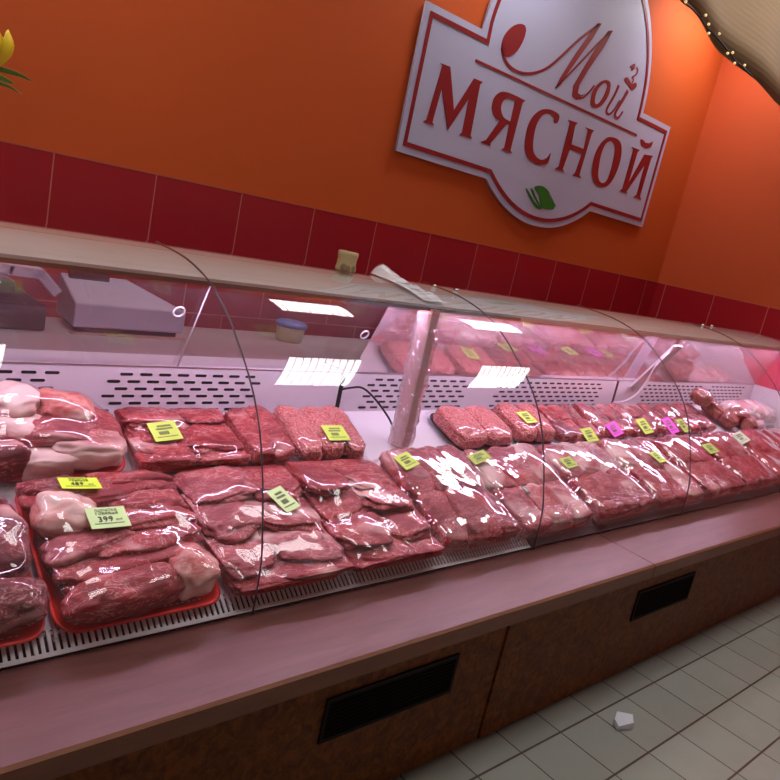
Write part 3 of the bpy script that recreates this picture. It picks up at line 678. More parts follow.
base = Vector((-.02, .0, -.16)); q = Vector((tp.x - .05, 2.06, 1.383)) - tp
MB().tube(smooth_closed([(0, 0, -.044), (-.004, 0, -.10), (-.018, .003, -.2), tuple(q + Vector((0, 0, .03)))], 6, False), .0055, 8).build('stem', M['leaf'], tul)
def leaf(P, w):
    P = [Vector(p) for p in smooth_closed(P, 5, False)]; vs = []
    for i, p in enumerate(P):
        t_ = i / (len(P) - 1); ww = w * sin(pi * min(1, .12 + .88 * t_)) ** .8; n_ = (P[min(i + 1, len(P) - 1)] - P[max(0, i - 1)]).normalized().cross(Vector((0, 1, 0))).normalized()
        vs += [p + n_ * ww + Vector((0, -.006, 0)), p, p - n_ * ww + Vector((0, -.006, 0))]
    return MB().add(vs, [(3 * i + k, 3 * i + k + 1, 3 * i + 4 + k, 3 * i + 3 + k) for i in range(len(P) - 1) for k in range(2)], 0, True)
L3 = lambda px: [tuple(at_y(u, v, 2.045) - tp) for u, v in px]
for px, w_ in (([(-22, 74), (-4, 69), (8, 71), (20, 75), (32, 81)], .0065), ([(-24, 74), (-6, 76), (4, 79), (14, 83.5)], .0075), ([(-22, 78), (-4, 82), (8, 86), (21, 93.5)], .004)):
    lo = leaf(L3(px), w_).build('leaf', M['leaf'], tul); mo = lo.modifiers.new('t', 'SOLIDIFY'); mo.thickness = .0015
v_ = empty('bud_vase', (tp.x - .05, 2.06, 1.3822)); tag(v_, 'small clear bud vase holding the yellow tulip on the case canopy', 'vase')
lathe([(0, 0), (.03, 0), (.034, .01), (.03, .05), (.016, .10), (.014, .13), (.018, .14), (.0165, .14), (.0125, .13), (.014, .10), (.027, .05), (.03, .01), (0, .006)]).build('vase_body', M['tray_clear'], v_)

# paper scrap on the floor
a = [at_z(u, v, .012) for u, v in ((617, 713), (632, 717.5), (632.5, 727.5), (618.5, 728), (614, 722))]; c0 = sum(a, Vector()) / 5
mb = MB(); top = [p - c0 + Vector((0, 0, .014 + .006 * ((i * 7) % 3 - 1))) for i, p in enumerate(a)]; bot = [Vector((p.x - c0.x, p.y - c0.y, -.0115)) for p in a]; mid = [t_.lerp(b, .5) * 1.06 for t_, b in zip(top, bot)]
for m_, b in zip(mid, bot): m_.z = max(m_.z, -.011)
N = 5; vs = top + mid + bot + [Vector((0.003, .002, .02)), Vector((0, 0, -.0115))]
mb.add(vs, [(k, (k + 1) % 5, 10 + 5) for k in range(5)] + [(k, 5 + k, 5 + (k + 1) % 5, (k + 1) % 5) for k in range(5)] + [(5 + k, 10 + k, 10 + (k + 1) % 5, 5 + (k + 1) % 5) for k in range(5)] + [(10 + k, 16, 10 + (k + 1) % 5) for k in range(5)])
ps = mb.build('crumpled_paper', flat('white_paper', (226, 226, 236), .7)); ps.location = c0; tag(ps, 'crumpled white paper scrap on the beige floor tiles', 'paper')

# ================================================================== trays of meat
ICO = {}
def ico(sub):
    if sub not in ICO:
        bm = bmesh.new(); bmesh.ops.create_icosphere(bm, subdivisions=sub, radius=1); bm.verts.ensure_lookup_table()
        ICO[sub] = ([v.co.copy() for v in bm.verts], [[v.index for v in f.verts] for f in bm.faces]); bm.free()
    return ICO[sub]
def piece(P, name, mat, c, r, rz=0, rx=0, ry=0, amp=.16, sq=.75, sub=4, bend=0, freq=1.0, seed=None, fine=.05):
    """one irregular cut of meat: a squared-off ellipsoid pushed about by two scales of noise"""
    V, F = ico(sub); sd = random.random() * 90 if seed is None else seed; R = Euler((rx, ry, rz)).to_matrix(); out = []
    s3 = Vector((sd, sd * 1.7, -sd))
    for v in V:
        q = Vector((math.copysign(abs(v.x) ** sq, v.x), math.copysign(abs(v.y) ** sq, v.y), math.copysign(abs(v.z) ** sq, v.z)))
        k = 1 + amp * noise.noise(v * 1.3 * freq + s3) + amp * .55 * noise.noise(v * 3.1 * freq + s3) + fine * noise.noise(Vector((v.x * r[0], v.y * r[1], v.z * r[2])) * 70 + s3)
        p = Vector((q.x * r[0] * k, q.y * r[1] * k, q.z * r[2] * k))
        if bend: p.z -= bend * (p.x / r[0]) ** 2 * r[2]; p.y += bend * .6 * (p.x / r[0]) ** 2 * r[1]
        p.z += .12 * r[2] * noise.noise(Vector((p.x * 25, p.y * 25, sd)))
        out.append(R @ p + Vector(c))
    for p in out: p.z = max(p.z, .007)
    if 'w' in P:               # the tight film squares the meat off inside its tray
        for p in out: p.x = squeeze(p.x, P['w'] / 2 + .006); p.y = squeeze(p.y, P['l'] / 2 + .004)
    P['v'].append(out); P['f'].append(F)
    mb = MB().add(out, F, 0, True); o = mb.build(name, mat, P['root']); P['parts'].append(o); return o
def squeeze(a, L):
    k = L * .74; b = abs(a)
    return a if b < k else math.copysign(k + (L - k) * math.tanh((b - k) / (L - k)), a)
def rrect(w, l, rad, n=6):
    pts = []
    for cx, cy, a0 in ((w / 2 - rad, l / 2 - rad, 0), (-w / 2 + rad, l / 2 - rad, pi / 2), (-w / 2 + rad, -l / 2 + rad, pi), (w / 2 - rad, -l / 2 + rad, 1.5 * pi)):
        for k in range(n + 1): a = a0 + pi / 2 * k / n; pts.append((cx + rad * cos(a), cy + rad * sin(a)))
    return pts
def tray(P, w, l, h, mat):
    loops = [(w - .05, l - .05, .03, .0), (w - .012, l - .012, .045, h - .004), (w, l, .05, h - .002), (w, l, .05, h + .002), (w - .016, l - .016, .042, h + .002), (w - .06, l - .06, .028, .005)]
    mb = MB(); vs = []; n = 28
    for lw, ll, rad, z in loops: vs += [(x, y, z) for x, y in rrect(lw, ll, rad)]
    fs = [(i * n + k, i * n + (k + 1) % n, (i + 1) * n + (k + 1) % n, (i + 1) * n + k) for i in range(len(loops) - 1) for k in range(n)]
    fs += [tuple(range(n - 1, -1, -1)), tuple((len(loops) - 1) * n + k for k in range(n))]
    return mb.add(vs, fs, 0, True).build('tray', mat, P['root'])
ALLF = []     # every film in deck coordinates, to lay the price cards on
def film(P, w, l, h, mat, eps=.0022, n=44, wr=.0012):
    taut = 4 if mat is M['film_far'] else 1
    vs, fs, b = [], [], 0
    for V, F in zip(P['v'], P['f']):
        vs += V; fs += [[b + i for i in f] for f in F]; b += len(V)
    T = BVHTree.FromPolygons(vs, fs)
    rim = h + .0035; W, L_ = w / 2 - .002, l / 2 - .002
    X = lambda i, j: (W * (2 * i / n - 1) * (1 - .035 * abs(2 * j / n - 1) ** 7), L_ * (2 * j / n - 1) * (1 - .035 * abs(2 * i / n - 1) ** 7))
    lo = [[rim] * (n + 1) for _ in range(n + 1)]
    for i in range(n + 1):
        for j in range(n + 1):
            x, y = X(i, j); hit = T.ray_cast(Vector((x, y, .5)), Vector((0, 0, -1)))
            if hit[0] is not None: lo[i][j] = max(rim, hit[0].z + eps)
    base = [r[:] for r in lo]
    for _ in range(taut):      # the film is stretched: it bridges from high point to high point
        b2 = [r[:] for r in lo]
        for i in range(3, n - 2):
            for j in range(3, n - 2): b2[i][j] = max(lo[a][c] for a in (i - 1, i, i + 1) for c in (j - 1, j, j + 1))
        lo = b2
    for _ in range(4 + taut):
        b2 = [r[:] for r in lo]
        for i in range(2, n - 1):
            for j in range(2, n - 1): b2[i][j] = sum(lo[a][c] for a in (i - 1, i, i + 1) for c in (j - 1, j, j + 1)) / 9
        lo = b2
    lo = [[max(lo[i][j], base[i][j]) for j in range(n + 1)] for i in range(n + 1)]
    z = [r[:] for r in lo]
    for it in range(30):
        for i in range(1, n):
            for j in range(1, n): z[i][j] = max(lo[i][j], .25 * (z[i - 1][j] + z[i + 1][j] + z[i][j - 1] + z[i][j + 1]) - .0001)
    for _ in range(2):
        z = [[z[i][j] if min(i, j, n - i, n - j) < 1 else max(z[i][j] - .0008, sum(z[a][c] for a in (i - 1, i, i + 1) for c in (j - 1, j, j + 1)) / 9 + .0006) for j in range(n + 1)] for i in range(n + 1)]
    sd = random.random() * 50; g = []
    for i in range(n + 1):
        for j in range(n + 1):
            x, y = X(i, j); e = min(i, j, n - i, n - j)
            k = wr * (1.0 if e > 0 else 0) * (1 + noise.noise((x * 30 + y * 18, y * 9 - x * 6, sd)) + .6 * noise.noise((x * 70 - y * 30, y * 40, sd)))
            g.append(Vector((x, y, z[i][j] + max(0, k))))
    f = [(i * (n + 1) + j, (i + 1) * (n + 1) + j, (i + 1) * (n + 1) + j + 1, i * (n + 1) + j + 1) for i in range(n) for j in range(n)]
    # skirt wrapped down over the tray rim
    rimv = [i * (n + 1) for i in range(n + 1)] + [n * (n + 1) + j for j in range(1, n + 1)] + [i * (n + 1) + n for i in range(n - 1, -1, -1)] + [j for j in range(n - 1, 0, -1)]
    K = len(g); m_ = len(rimv)
    for a in rimv: p = g[a]; g.append(Vector((p.x * 1.022, p.y * 1.018, rim - .004)))
    for a in rimv: p = g[a]; g.append(Vector((p.x * .985, p.y * .985, .010)))
    for q in range(2):
        for k in range(m_):
            a0, a1 = (rimv[k], rimv[(k + 1) % m_]) if q == 0 else (K + k, K + (k + 1) % m_); b0, b1 = K + q * m_ + k, K + q * m_ + (k + 1) % m_
            f.append((a0, a1, b1, b0))
    o = MB().add(g, f, 0, True).build('plastic_film', mat, P['root'])
    c_, s_ = cos(P['rz']), sin(P['rz'])
    ALLF.append(([Vector((p.x * c_ - p.y * s_ + P['x'], p.x * s_ + p.y * c_ + P['s'], p.z)) for p in g], f)); return o
def pack(name, label, cat, x0, x1, s0, s1, rz, group, lift=0.0):
    x, s = (x0 + x1) / 2, (s0 + s1) / 2
    root = empty(name, dk(x, s, .0012 + lift)); root.rotation_euler = (Matrix.Rotation(SLOPE, 3, 'X') @ Matrix.Rotation(rz, 3, 'Z')).to_euler()
    tag(root, label, cat, group)
    return dict(root=root, x=x, s=s, rz=rz, w=x1 - x0, l=s1 - s0, v=[], f=[], parts=[])
U = random.uniform
def fill_slices(P, rows, cols, mats, th=.024, top=.04, name='meat_slice'):
    w, l = P['w'] - .012, P['l'] - .012
    for k in range(rows):
        y = l / 2 - l * (k + .5) / rows
        for c in range(cols):
            x = -w / 2 + w * (c + .5) / cols + U(-.02, .02)
            piece(P, name, random.choice(mats), (x, y + U(-.012, .012), top + U(-.006, .006) - .004 * c % 2), (w / cols * .66, l / rows * 1.0, th * .78), rz=U(-.30, .30), rx=-.16 + U(-.06, .06), ry=U(-.06, .06), amp=.30, sq=.72, freq=1.25)
    for k in range(rows):   # under-layer that fills the tray
        if k % 2 == 0: piece(P, name, mats[0], (U(-.02, .02), l / 2 - l * (k + .5) / rows, .022), (w * .48, l / rows * 1.0, .02), amp=.12, sub=3)
def fill_strips(P, n, mats, th=.036, split=1, name='meat_piece'):
    w, l = P['w'] - .006, P['l'] - .008
    for c in range(n):
        x = -w / 2 + w * (c + .5) / n
        for k in range(split):
            y = -l / 2 + l * (k + .5) / split
            piece(P, name, random.choice(mats), (x + U(-.008, .008), y + U(-.01, .01), .012 + th + U(-.004, .008)), (w / n * .66, l / split * .56, th * U(.88, 1.05)), rz=U(-.22, .22), rx=U(-.05, .05), amp=.20, sq=.6, freq=1.3)
def fill_mince(P, n, th=.05, ang=0.0):
    w, l = P['w'] - .035, P['l'] - .035
    for c in range(n):
        x = -w / 2 + w * (c + .5) / n
        V, F = ico(5); out = []; sd = U(0, 50); r = (w / n * .56, l * .50, th * .92)
        for v in V:
            q = Vector((math.copysign(abs(v.x) ** .62, v.x), math.copysign(abs(v.y) ** .5, v.y), math.copysign(abs(v.z) ** .7, v.z)))
            k = 1 + .10 * noise.noise(v * 1.8 + Vector((sd, 0, 0))); p = Vector((q.x * r[0] * k, q.y * r[1] * k, q.z * r[2] * k))
            m_ = noise.noise(Vector((p.x * 95, p.y * 80, p.z * 95)) + Vector((sd, sd, 0))); p += v * (.0042 * m_ + .0022 * noise.noise(p * 210))
            p += Vector((x, 0, .012 + th * .8)); p.z = max(p.z, .007); out.append(p)
        P['v'].append(out); P['f'].append(F); MB().add(out, F, 0, True).build('minced_meat', M['mince'], P['root'])
GF, GB_ = 'wrapped meat trays along the front of the case', 'wrapped meat trays along the back of the case'
RED, BLK, CLR = M['tray_red'], M['tray_black'], M['tray_clear']
beef = [M['beef'], M['beef'], M['beef_dark']]; mixd = [M['beef'], M['pork'], M['beef']]; pale = [M['pork'], M['pork'], M['beef'], M['fatty']]
# --- front row
random.seed(11)
P = pack('meat_tray', 'red tray with two thick dark beef pieces under film at the lower left edge', 'meat tray', .165, .540, -.032, .40, 0, GF)
tray(P, P['w'] - .02, P['l'] - .02, .022, RED)
piece(P, 'beef_roll', M['beef_dark'], (.03, -.135, .058), (.165, .062, .050), rz=.05, amp=.14, sq=.85, sub=5)
piece(P, 'beef_piece', M['beef_dark'], (.055, .035, .062), (.125, .105, .052), rz=.2, amp=.16, sub=5)
piece(P, 'beef_piece', M['beef'], (-.10, .09, .045), (.10, .10, .036), amp=.2); piece(P, 'beef_piece', M['beef'], (.02, .145, .04), (.14, .05, .034), amp=.2)
film(P, P['w'] + .014, P['l'] + .012, .022, M['film'])
P = pack('meat_tray', 'red tray of beef shank pieces with cut joint ends, carrying price cards 489 and 399', 'meat tray', .535, .958, -.037, .434, .0, GF)
tray(P, P['w'] - .02, P['l'] - .02, .022, RED)
piece(P, 'beef_roll', M['beef'], (-.045, -.170, .054), (.155, .060, .047), rz=.10, amp=.10, sq=.85, sub=5)
o = piece(P, 'joint_end', M['bone'], (.130, -.140, .058), (.066, .064, .048), rz=.3, amp=.24, sq=.8, sub=4); tag(o, 'pale pink cut joint end of the shank')
for k, (x, y, z, rx_, ry_, rz_, m_) in enumerate(((-.005, -.085, .058, .185, .060, .06, 'beef'), (.06, -.03, .062, .145, .055, .12, 'beef'), (-.09, -.015, .060, .115, .050, .25, 'pork'), (.05, .045, .060, .155, .058, .02, 'beef'), (.10, .10, .056, .105, .055, -.1, 'beef'), (-.01, .150, .052, .19, .055, .06, 'beef'), (.08, .195, .046, .125, .042, -.05, 'beef'), (-.12, .19, .044, .085, .045, .1, 'beef_dark'))):
    piece(P, 'meat_slice', M[m_], (x, y, z), (rx_, ry_, .025), rz=rz_, rx=-.26, amp=.26, sq=.75, freq=1.2)
o = piece(P, 'joint_end', M['bone'], (-.125, .070, .068), (.078, .058, .040), rz=-.2, rx=.2, amp=.24, sq=.8, sub=4); tag(o, 'round pale joint end with a pink centre')
piece(P, 'meat_slice', M['beef_dark'], (-.04, .0, .028), (.15, .19, .024), amp=.12, sub=3)
film(P, P['w'] + .014, P['l'] + .012, .022, M['film'])
front = [
 ('red tray of overlapping flat beef slices behind the first glass joint', .962, 1.347, -.034, .432, .0, RED, 's', (4, 2, [M['beef'], M['beef'], M['pork']], .020), 'film'),
 ('red tray of overlapping beef slices just left of the fatty strips tray', 1.352, 1.738, -.034, .430, -.01, RED, 's', (4, 2, [M['beef'], M['beef'], M['beef']], .022), 'film'),
 ('red tray of fatty marbled strips right in front of the wrapped post', 1.748, 2.135, -.030, .428, .0, RED, 'p', (3, mixd, .034, 2), 'film_far'),
 ('wide glossy tray of pale pork pieces just left of the second glass joint', 2.150, 2.61, -.032, .41, .0, RED, 'p', (3, pale, .034, 2), 'film_far'),
 ('glossy tray of pale pork pieces just right of the second glass joint', 2.630, 3.10, -.032, .40, .01, RED, 'p', (3, pale, .034, 2), 'film_far'),
 ('glossy meat tray in front of the two magenta price cards, above the worktop seam', 3.12, 3.58, -.032, .40, -.01, RED, 'p', (3, pale, .034, 2), 'film_far'),
 ('fifth glossy front tray from the wrapped post, with its card on the streaked film', 3.60, 4.06, -.032, .40, .0, RED, 'p', (3, mixd, .034, 2), 'film_far'),
 ('shiny front tray below the brown wrapped chunks, two trays from the end of the row', 4.08, 4.54, -.032, .40, .0, RED, 'p', (3, mixd, .034, 2), 'film_far'),
 ('shiny front tray with a pale card lying on a white glare', 4.56, 5.02, -.032, .40, .01, RED, 'p', (3, mixd, .034, 2), 'film_far'),
 ('last shiny tray of the front row, cut by the right edge of the photo', 5.04, 5.50, -.032, .40, .0, RED, 'p', (3, mixd, .034, 2), 'film_far')]
for lab, a, b, s0, s1, rz, tm, kind, arg, fm in front:
    P = pack('meat_tray', lab, 'meat tray', a, b, s0, s1, rz, GF); tray(P, P['w'] - .02, P['l'] - .02, .022, tm)
    if kind == 's': fill_slices(P, *arg)
    else: fill_strips(P, *arg)
    film(P, P['w'] + .014, P['l'] + .012, .022, M[fm])
# --- back row
random.seed(23)
P = pack('meat_tray', 'heaped red tray of bony beef chunks at the left end of the back row', 'meat tray', .44, .868, .440, .705, .0, GB_)
tray(P, P['w'] - .02, P['l'] - .02, .022, RED)
for nm, m_, c, r, kw in (('beef_chunk', 'fatty', (-.085, .075, .105), (.075, .06, .045), dict(rz=.4)), ('beef_chunk', 'beef', (-.15, .05, .05), (.07, .08, .045), {}), ('beef_chunk', 'bone', (.055, .065, .085), (.082, .060, .050), dict(rz=-.2)), ('beef_chunk', 'fatty', (-.085, -.005, .075), (.085, .055, .042), dict(rz=.1)),
                     ('beef_chunk', 'pork', (.005, -.02, .075), (.10, .05, .04), dict(rz=-.2)), ('beef_chunk', 'fatty', (.095, -.065, .060), (.10, .052, .043), dict(rz=-.1)), ('beef_chunk', 'beef_dark', (-.135, -.085, .055), (.085, .045, .046), dict(rz=.1)), ('beef_chunk', 'fatty', (-.02, -.095, .045), (.075, .04, .036), {}), ('beef_chunk', 'beef', (.14, .02, .05), (.07, .08, .04), {}), ('beef_chunk', 'beef', (0, .06, .035), (.14, .07, .03), {})):
    piece(P, nm, M[m_], c, r, amp=.24, sq=.7, **kw)
film(P, P['w'], P['l'], .026, M['film'], n=40)
back = [
 ('red tray of thick beef slices with a pale yellow card below the slotted panel', .880, 1.228, .436, .69, -.02, RED, 's', (4, 2, beef, .027, .042), 'film'),
 ('narrow tray of beef strips squeezed against the leftmost minced meat tray', 1.232, 1.405, .436, .68, .03, RED, 'p', (2, beef, .032, 1), 'film'),
 ('clear tray of minced meat left of the drooping black cable', 1.410, 1.730, .415, .70, -.03, CLR, 'm', (3, .040), 'film'),
 ('black tray of minced meat just right of the wrapped post', 2.200, 2.575, .425, .685, .02, BLK, 'm', (2, .042), 'film'),
 ('black tray of minced meat with a pale lime card behind the second glass joint', 2.60, 2.895, .435, .70, .0, BLK, 'm', (2, .044), 'film'),
 ('black tray of dark meat with a yellow green card, right of the minced meat', 2.925, 3.235, .43, .685, .0, BLK, 'p', (3, beef, .026, 2), 'film'),
 ('black tray of dark meat with the first magenta card', 3.255, 3.575, .43, .685, .0, BLK, 'p', (3, mixd, .028, 2), 'film_far'),
 ('black tray of meat with a yellow green card between the two magenta cards', 3.595, 3.885, .43, .685, .0, BLK, 'p', (3, mixd, .028, 2), 'film_far'),
 ('black tray of meat with the second magenta card', 3.905, 4.195, .43, .685, .0, BLK, 'p', (3, mixd, .028, 2), 'film_far'),
 ('black tray of meat in front of the brown wrapped chunks', 4.215, 4.54, .43, .685, .0, BLK, 'p', (3, beef, .028, 2), 'film_far')]
for lab, a, b, s0, s1, rz, tm, kind, arg, fm in back:
    P = pack('meat_tray', lab, 'meat tray', a, b, s0, s1, rz, GB_); tray(P, P['w'] - .016, P['l'] - .016, .020, tm)
    if kind == 's': fill_slices(P, *arg)
    elif kind == 'p': fill_strips(P, *arg)
    else: fill_mince(P, *arg)
    film(P, P['w'], P['l'], .022, M[fm], n=40)
# brown wrapped chunks and pale packs at the far end
random.seed(5)
chunks = [((702, 398), .115, .14, 'topmost brown wrapped meat chunk against the far slotted panel'), ((713, 410), .055, .15, 'brown wrapped meat chunk in the middle of the heap at the far end'),
          ((727, 420), .045, .14, 'reddish brown wrapped meat chunk lowest in the heap at the far end'), ((738, 416), .060, .13, 'small dark wrapped meat chunk at the right of the heap'), ((748, 426), .045, .12, 'brown wrapped meat chunk peeping out beside the pale packs')]
def dpix(u, v, off):
    r = ray(u, v); nrm = Vector((0, -SN, CS)); q = Vector((0, Y0, Z0)) + nrm * off; t = nrm.dot(q - EYE) / nrm.dot(r); p = EYE + r * t
    d_ = p - Vector((0, Y0, Z0)); return p.x, d_.y * CS + d_.z * SN
for (u, v), off, sz, lab in chunks:
    x, s = dpix(u, v, off); x = min(x, 5.3)
    root = empty('wrapped_meat', dk(x, s, off - .045)); root.rotation_euler = (SLOPE, 0, U(-.5, .5)); tag(root, lab, 'wrapped meat', 'brown wrapped chunks at the far end')
    P = dict(root=root, v=[], f=[], parts=[]); sd = U(0, 90)
    piece(P, 'meat_chunk', M['liver'], (0, 0, .05), (sz * .55, sz * .42, .046), rx=.1, amp=.2, sq=.6, seed=sd); piece(P, 'plastic_wrap', M['film'], (0, 0, .051), (sz * .565, sz * .435, .049), rx=.1, amp=.2, sq=.6, seed=sd)
for k, (x0, x1, s0, s1, lab) in enumerate(((4.99, 5.30, .50, .70, 'pale pink poultry pack at the back of the far right end'), (5.32, 5.63, .47, .70, 'pale pink poultry pack against the end wall of the case'), (5.02, 5.34, .415, .49, 'low pale poultry pack in front of the pale pile at the far right'))):
    P = pack('meat_tray', lab, 'meat tray', x0, x1, s0, s1, U(-.05, .05), 'pale poultry packs at the far end'); tray(P, P['w'], P['l'], .022, M['white'])
    for c in range(3): piece(P, 'poultry_piece', M['poultry'], (-.09 + .09 * c, U(-.01, .01), .055 if k < 2 else .04), (.068, P['l'] * .42, .05 if k < 2 else .03), rz=U(-.3, .3), amp=.2)
    film(P, P['w'], P['l'], .022, M['film_far'], n=30)

# ================================================================== price cards lying on the film
vv, ff, b = [], [], 0
for V, F in ALLF: vv += V; ff += [tuple(b + i for i in f) for f in F]; b += len(V)
FT_ = BVHTree.FromPolygons(vv, ff)
def fh(x, s):
    h_ = FT_.ray_cast(Vector((x, s, .6)), Vector((0, 0, -1))); return h_[0].z if h_[0] is not None else .04
def card(px, mat, label, lines, group='price cards on the meat', size=None, rot=0):
    off = .07
    for _ in range(4):
        C_ = [Vector(dpix(u, v, off)) for u, v in px]; c = sum(C_, Vector((0, 0))) / 4; off = .5 * off + .5 * (fh(c.x, c.y) + .003)
    C_ = [Vector(dpix(u, v, off)) for u, v in px]; c = sum(C_, Vector((0, 0))) / 4
    ex = ((C_[1] - C_[0]) + (C_[2] - C_[3])) / 2; w = ex.length; ang = atan2(ex.y, ex.x)
    ey_ = ((C_[0] - C_[3]) + (C_[1] - C_[2])) / 2; hh = abs(-ex.y * ey_.x + ex.x * ey_.y) / w
    if size: w, hh = size
    ca, sa = cos(ang), sin(ang); E1, E2 = Vector((ca, sa)), Vector((-sa, ca))
    smp = [(a, b_, fh(*(c + E1 * a * w / 2 + E2 * b_ * hh / 2))) for a in (-1, -.5, 0, .5, 1) for b_ in (-1, -.5, 0, .5, 1)]
    gx = sum(a * z for a, b_, z in smp) / sum(a * a for a, b_, z in smp) / (w / 2); gy = sum(b_ * z for a, b_, z in smp) / sum(b_ * b_ for a, b_, z in smp) / (hh / 2)
    gx, gy = max(-.25, min(.25, gx)), max(-.25, min(.25, gy))
    n0 = max(z - gx * a * w / 2 - gy * b_ * hh / 2 for a, b_, z in smp) + .0018
    ex3 = Vector((ca, sa, gx)).normalized(); ey3 = Vector((-sa, ca, gy)).normalized(); nz = ex3.cross(ey3).normalized(); ey3 = nz.cross(ex3)
    D3 = Matrix(((1, 0, 0), (0, CS, -SN), (0, SN, CS)))
    Rm = D3 @ Matrix((ex3, ey3, nz)).transposed()
    t = MB()
    vs = []
    for q in (0, .0006):
        for i in range(5):
            for j in range(2):
                a = -1 + i / 2; vs.append((a * w / 2, (-1 + 2 * j) * hh / 2, q + .0006 * a * a))
    t.add(vs, [(i * 2, i * 2 + 1, i * 2 + 3, i * 2 + 2) for i in range(4)] + [(10 + i * 2, 12 + i * 2, 13 + i * 2, 11 + i * 2) for i in range(4)] + [(i * 2, i * 2 + 2, i * 2 + 12, i * 2 + 10) for i in range(4)] + [(i * 2 + 1, i * 2 + 11, i * 2 + 13, i * 2 + 3) for i in range(4)] + [(0, 10, 11, 1), (8, 9, 19, 18)])
    o = t.build('price_tag', mat); o.matrix_world = Matrix.Translation(dk(c.x, c.y, n0)) @ Rm.to_4x4(); tag(o, label, 'price tag', group)
    Z = lambda x, y, r_=0: Matrix.Translation((x * w, y * hh, .0016)) @ Matrix.Rotation(r_, 4, 'Z')
    if lines == 'read' or lines == 'read4':
        text('printed_words', 'ЛОПАТКА\nГОВЯЖЬЯ', hh * .165, M['ink'], o, Z(0, .255), .0003); text('printed_price', '399' if lines == 'read' else '489', hh * .36, M['ink'], o, Z(-.08, -.10), .0005)
        text('printed_unit', 'руб', hh * .13, M['ink_grey'], o, Z(.26, -.13), .0003)
        mb = MB(); x = -.38
        while x < .36: mb.box(x * w, (x + .035) * w, -.315 * hh, -.275 * hh, .0012, .0018); x += .05
        mb.build('small_print', M['ink_grey'], o)
    elif lines:
        mb = MB(); rnd = random.Random(int(px[0][0] * 10))
        for y, x0_, x1_, tk in ((.27, -.2, .24, .09), (.12, -.28, .26, .09), (-.10, -.24, .10, .18), (-.30, -.36, .34, .04)):
            x = x0_
            while x < x1_:
                d_ = rnd.uniform(.035, .075); mb.box(x * w, (x + d_) * w, (y - tk / 2) * hh, (y + tk / 2) * hh, .0012, .0018); x += d_ + .022
        mb.build('printed_lines', M['ink_grey'] if lines == 'grey' else M['ink'], o)
    return o
card([(56, 478.5), (96.5, 477), (102, 492), (61.5, 493.5)], M['tag_lime'], 'bright lime price card reading 489 on the shank tray', 'read4')
card([(81, 512), (121, 508), (133.5, 526), (93, 532)], M['tag_pale'], 'pale green price card reading 399 on the shank tray', 'read')
card([(143, 425.5), (170, 423), (187, 437), (159, 441.5)], M['tag_yellow'], 'pale yellow price card on the beef tray before the left slotted panel', 'grey')
card([(262.5, 494), (276, 488), (305.5, 502.5), (291, 511)], M['tag_pale'], 'long pale price card turned sideways on the flat beef slices by the first glass joint', 'grey')
card([(319.5, 426), (341, 425.5), (352, 439.5), (331, 440)], M['tag_yellow'], 'yellow green price card on the minced meat left of the black cable', 'grey')
card([(389.5, 458), (404, 454), (422, 463), (411, 469)], M['tag_yellow'], 'yellow green price card on the fatty strips in front of the wrapped post', 'grey')
card([(462, 457), (477, 454.5), (493, 461.5), (480, 464.5)], M['tag_olive'], 'thin olive price card at the back edge of the wide pork tray', 'grey')
card([(514, 412.5), (525, 412), (540, 421), (529, 424)], M['tag_yellow'], 'pale lime price card on the minced meat behind the second glass joint', 'grey')
card([(557, 459), (568, 457), (580, 465.5), (570, 468)], M['tag_olive'], 'olive price card on the pork tray right of the second glass joint', 'grey')
card([(577, 430), (588, 429.5), (601, 439.5), (592, 441)], M['tag_yellow'], 'yellow green price card left of both magenta cards', 'grey')
card([(604.5, 425.5), (612.5, 423.5), (625, 432), (616, 436.5)], M['tag_pink'], 'first magenta price card from the left', 'grey')
card([(635, 420.5), (642.5, 420), (654.5, 431.5), (647, 432.5)], M['tag_yellow'], 'yellow green price card between the two magenta cards', 'grey')
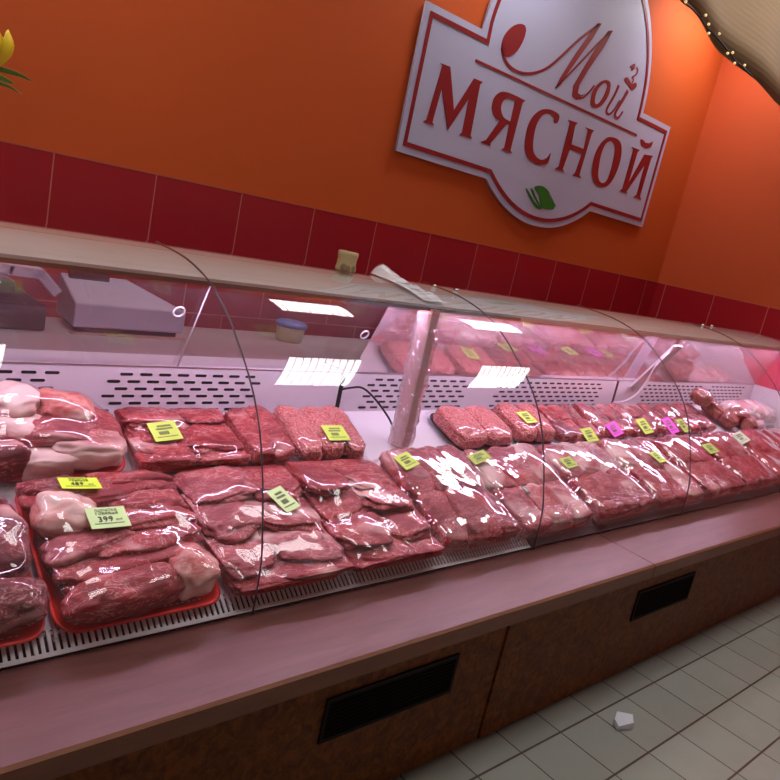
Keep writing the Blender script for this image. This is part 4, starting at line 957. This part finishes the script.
card([(660.5, 420), (667, 419), (680.5, 431), (674, 432)], M['tag_pink'], 'second magenta price card from the left', 'grey')
card([(674, 421), (680, 420), (692.5, 430), (687, 431)], M['tag_olive'], 'dull olive price card just right of the second magenta card', 'grey')
card([(648, 453), (655.5, 451), (667.5, 461), (660.5, 463)], M['tag_yellow'], 'yellow green price card on the front tray below the magenta cards', 'grey')
card([(697, 447.5), (706, 446), (720, 453.5), (711, 455.5)], M['tag_olive'], 'olive price card on the glossy front tray left of the pale card', 'grey')
card([(729, 437), (736.5, 435.5), (748, 442.5), (741, 447.5)], M['tag_white'], 'pale grey green price card lying in white glare on a far front tray', 'grey')
# small black printed sticker on the film of the wide pork tray
x, s = dpix(523, 493, .07); o = MB().box(-.012, .012, -.024, .024, 0, .0008).build('sticker', M['black']); o.matrix_world = Matrix.Translation(dk(x, s, fh(x, s) + .002)) @ Matrix.Rotation(SLOPE, 4, 'X'); tag(o, 'small black printed sticker on the film of the wide pork tray', 'sticker')
sm = MB()
for k in range(4): sm.box(-.008, .008, .010 - k * .007, .013 - k * .007, .0008, .0011)
sm.build('printed_bars', M['tag_white'], o)

# ================================================================== light, camera, view
W = bpy.data.worlds.new('World'); S.world = W; W.use_nodes = True
W.node_tree.nodes['Background'].inputs[0].default_value = (.9, .92, 1, 1); W.node_tree.nodes['Background'].inputs[1].default_value = .05
cam = bpy.data.cameras.new('Camera'); co = bpy.data.objects.new('Camera', cam); COL.objects.link(co); S.camera = co
r_, d_, f_ = [Vector((CAM[0][k], CAM[1][k], -CAM[2][k])) for k in range(3)]
Rc = Matrix((r_, -d_, -f_)).transposed().to_4x4(); Rc.translation = EYE; co.matrix_world = Rc
cam.sensor_width = 36; cam.lens = FOC / 780 * 36; cam.clip_start = .02
V_ = S.view_settings; V_.view_transform = 'Standard'; V_.look = 'None'; V_.exposure = EXPO; V_.gamma = 1; V_.use_curve_mapping = False
S.cycles.max_bounces = 10; S.cycles.transparent_max_bounces = 24; S.cycles.glossy_bounces = 5; S.cycles.diffuse_bounces = 4
S.cycles.sample_clamp_indirect = 6
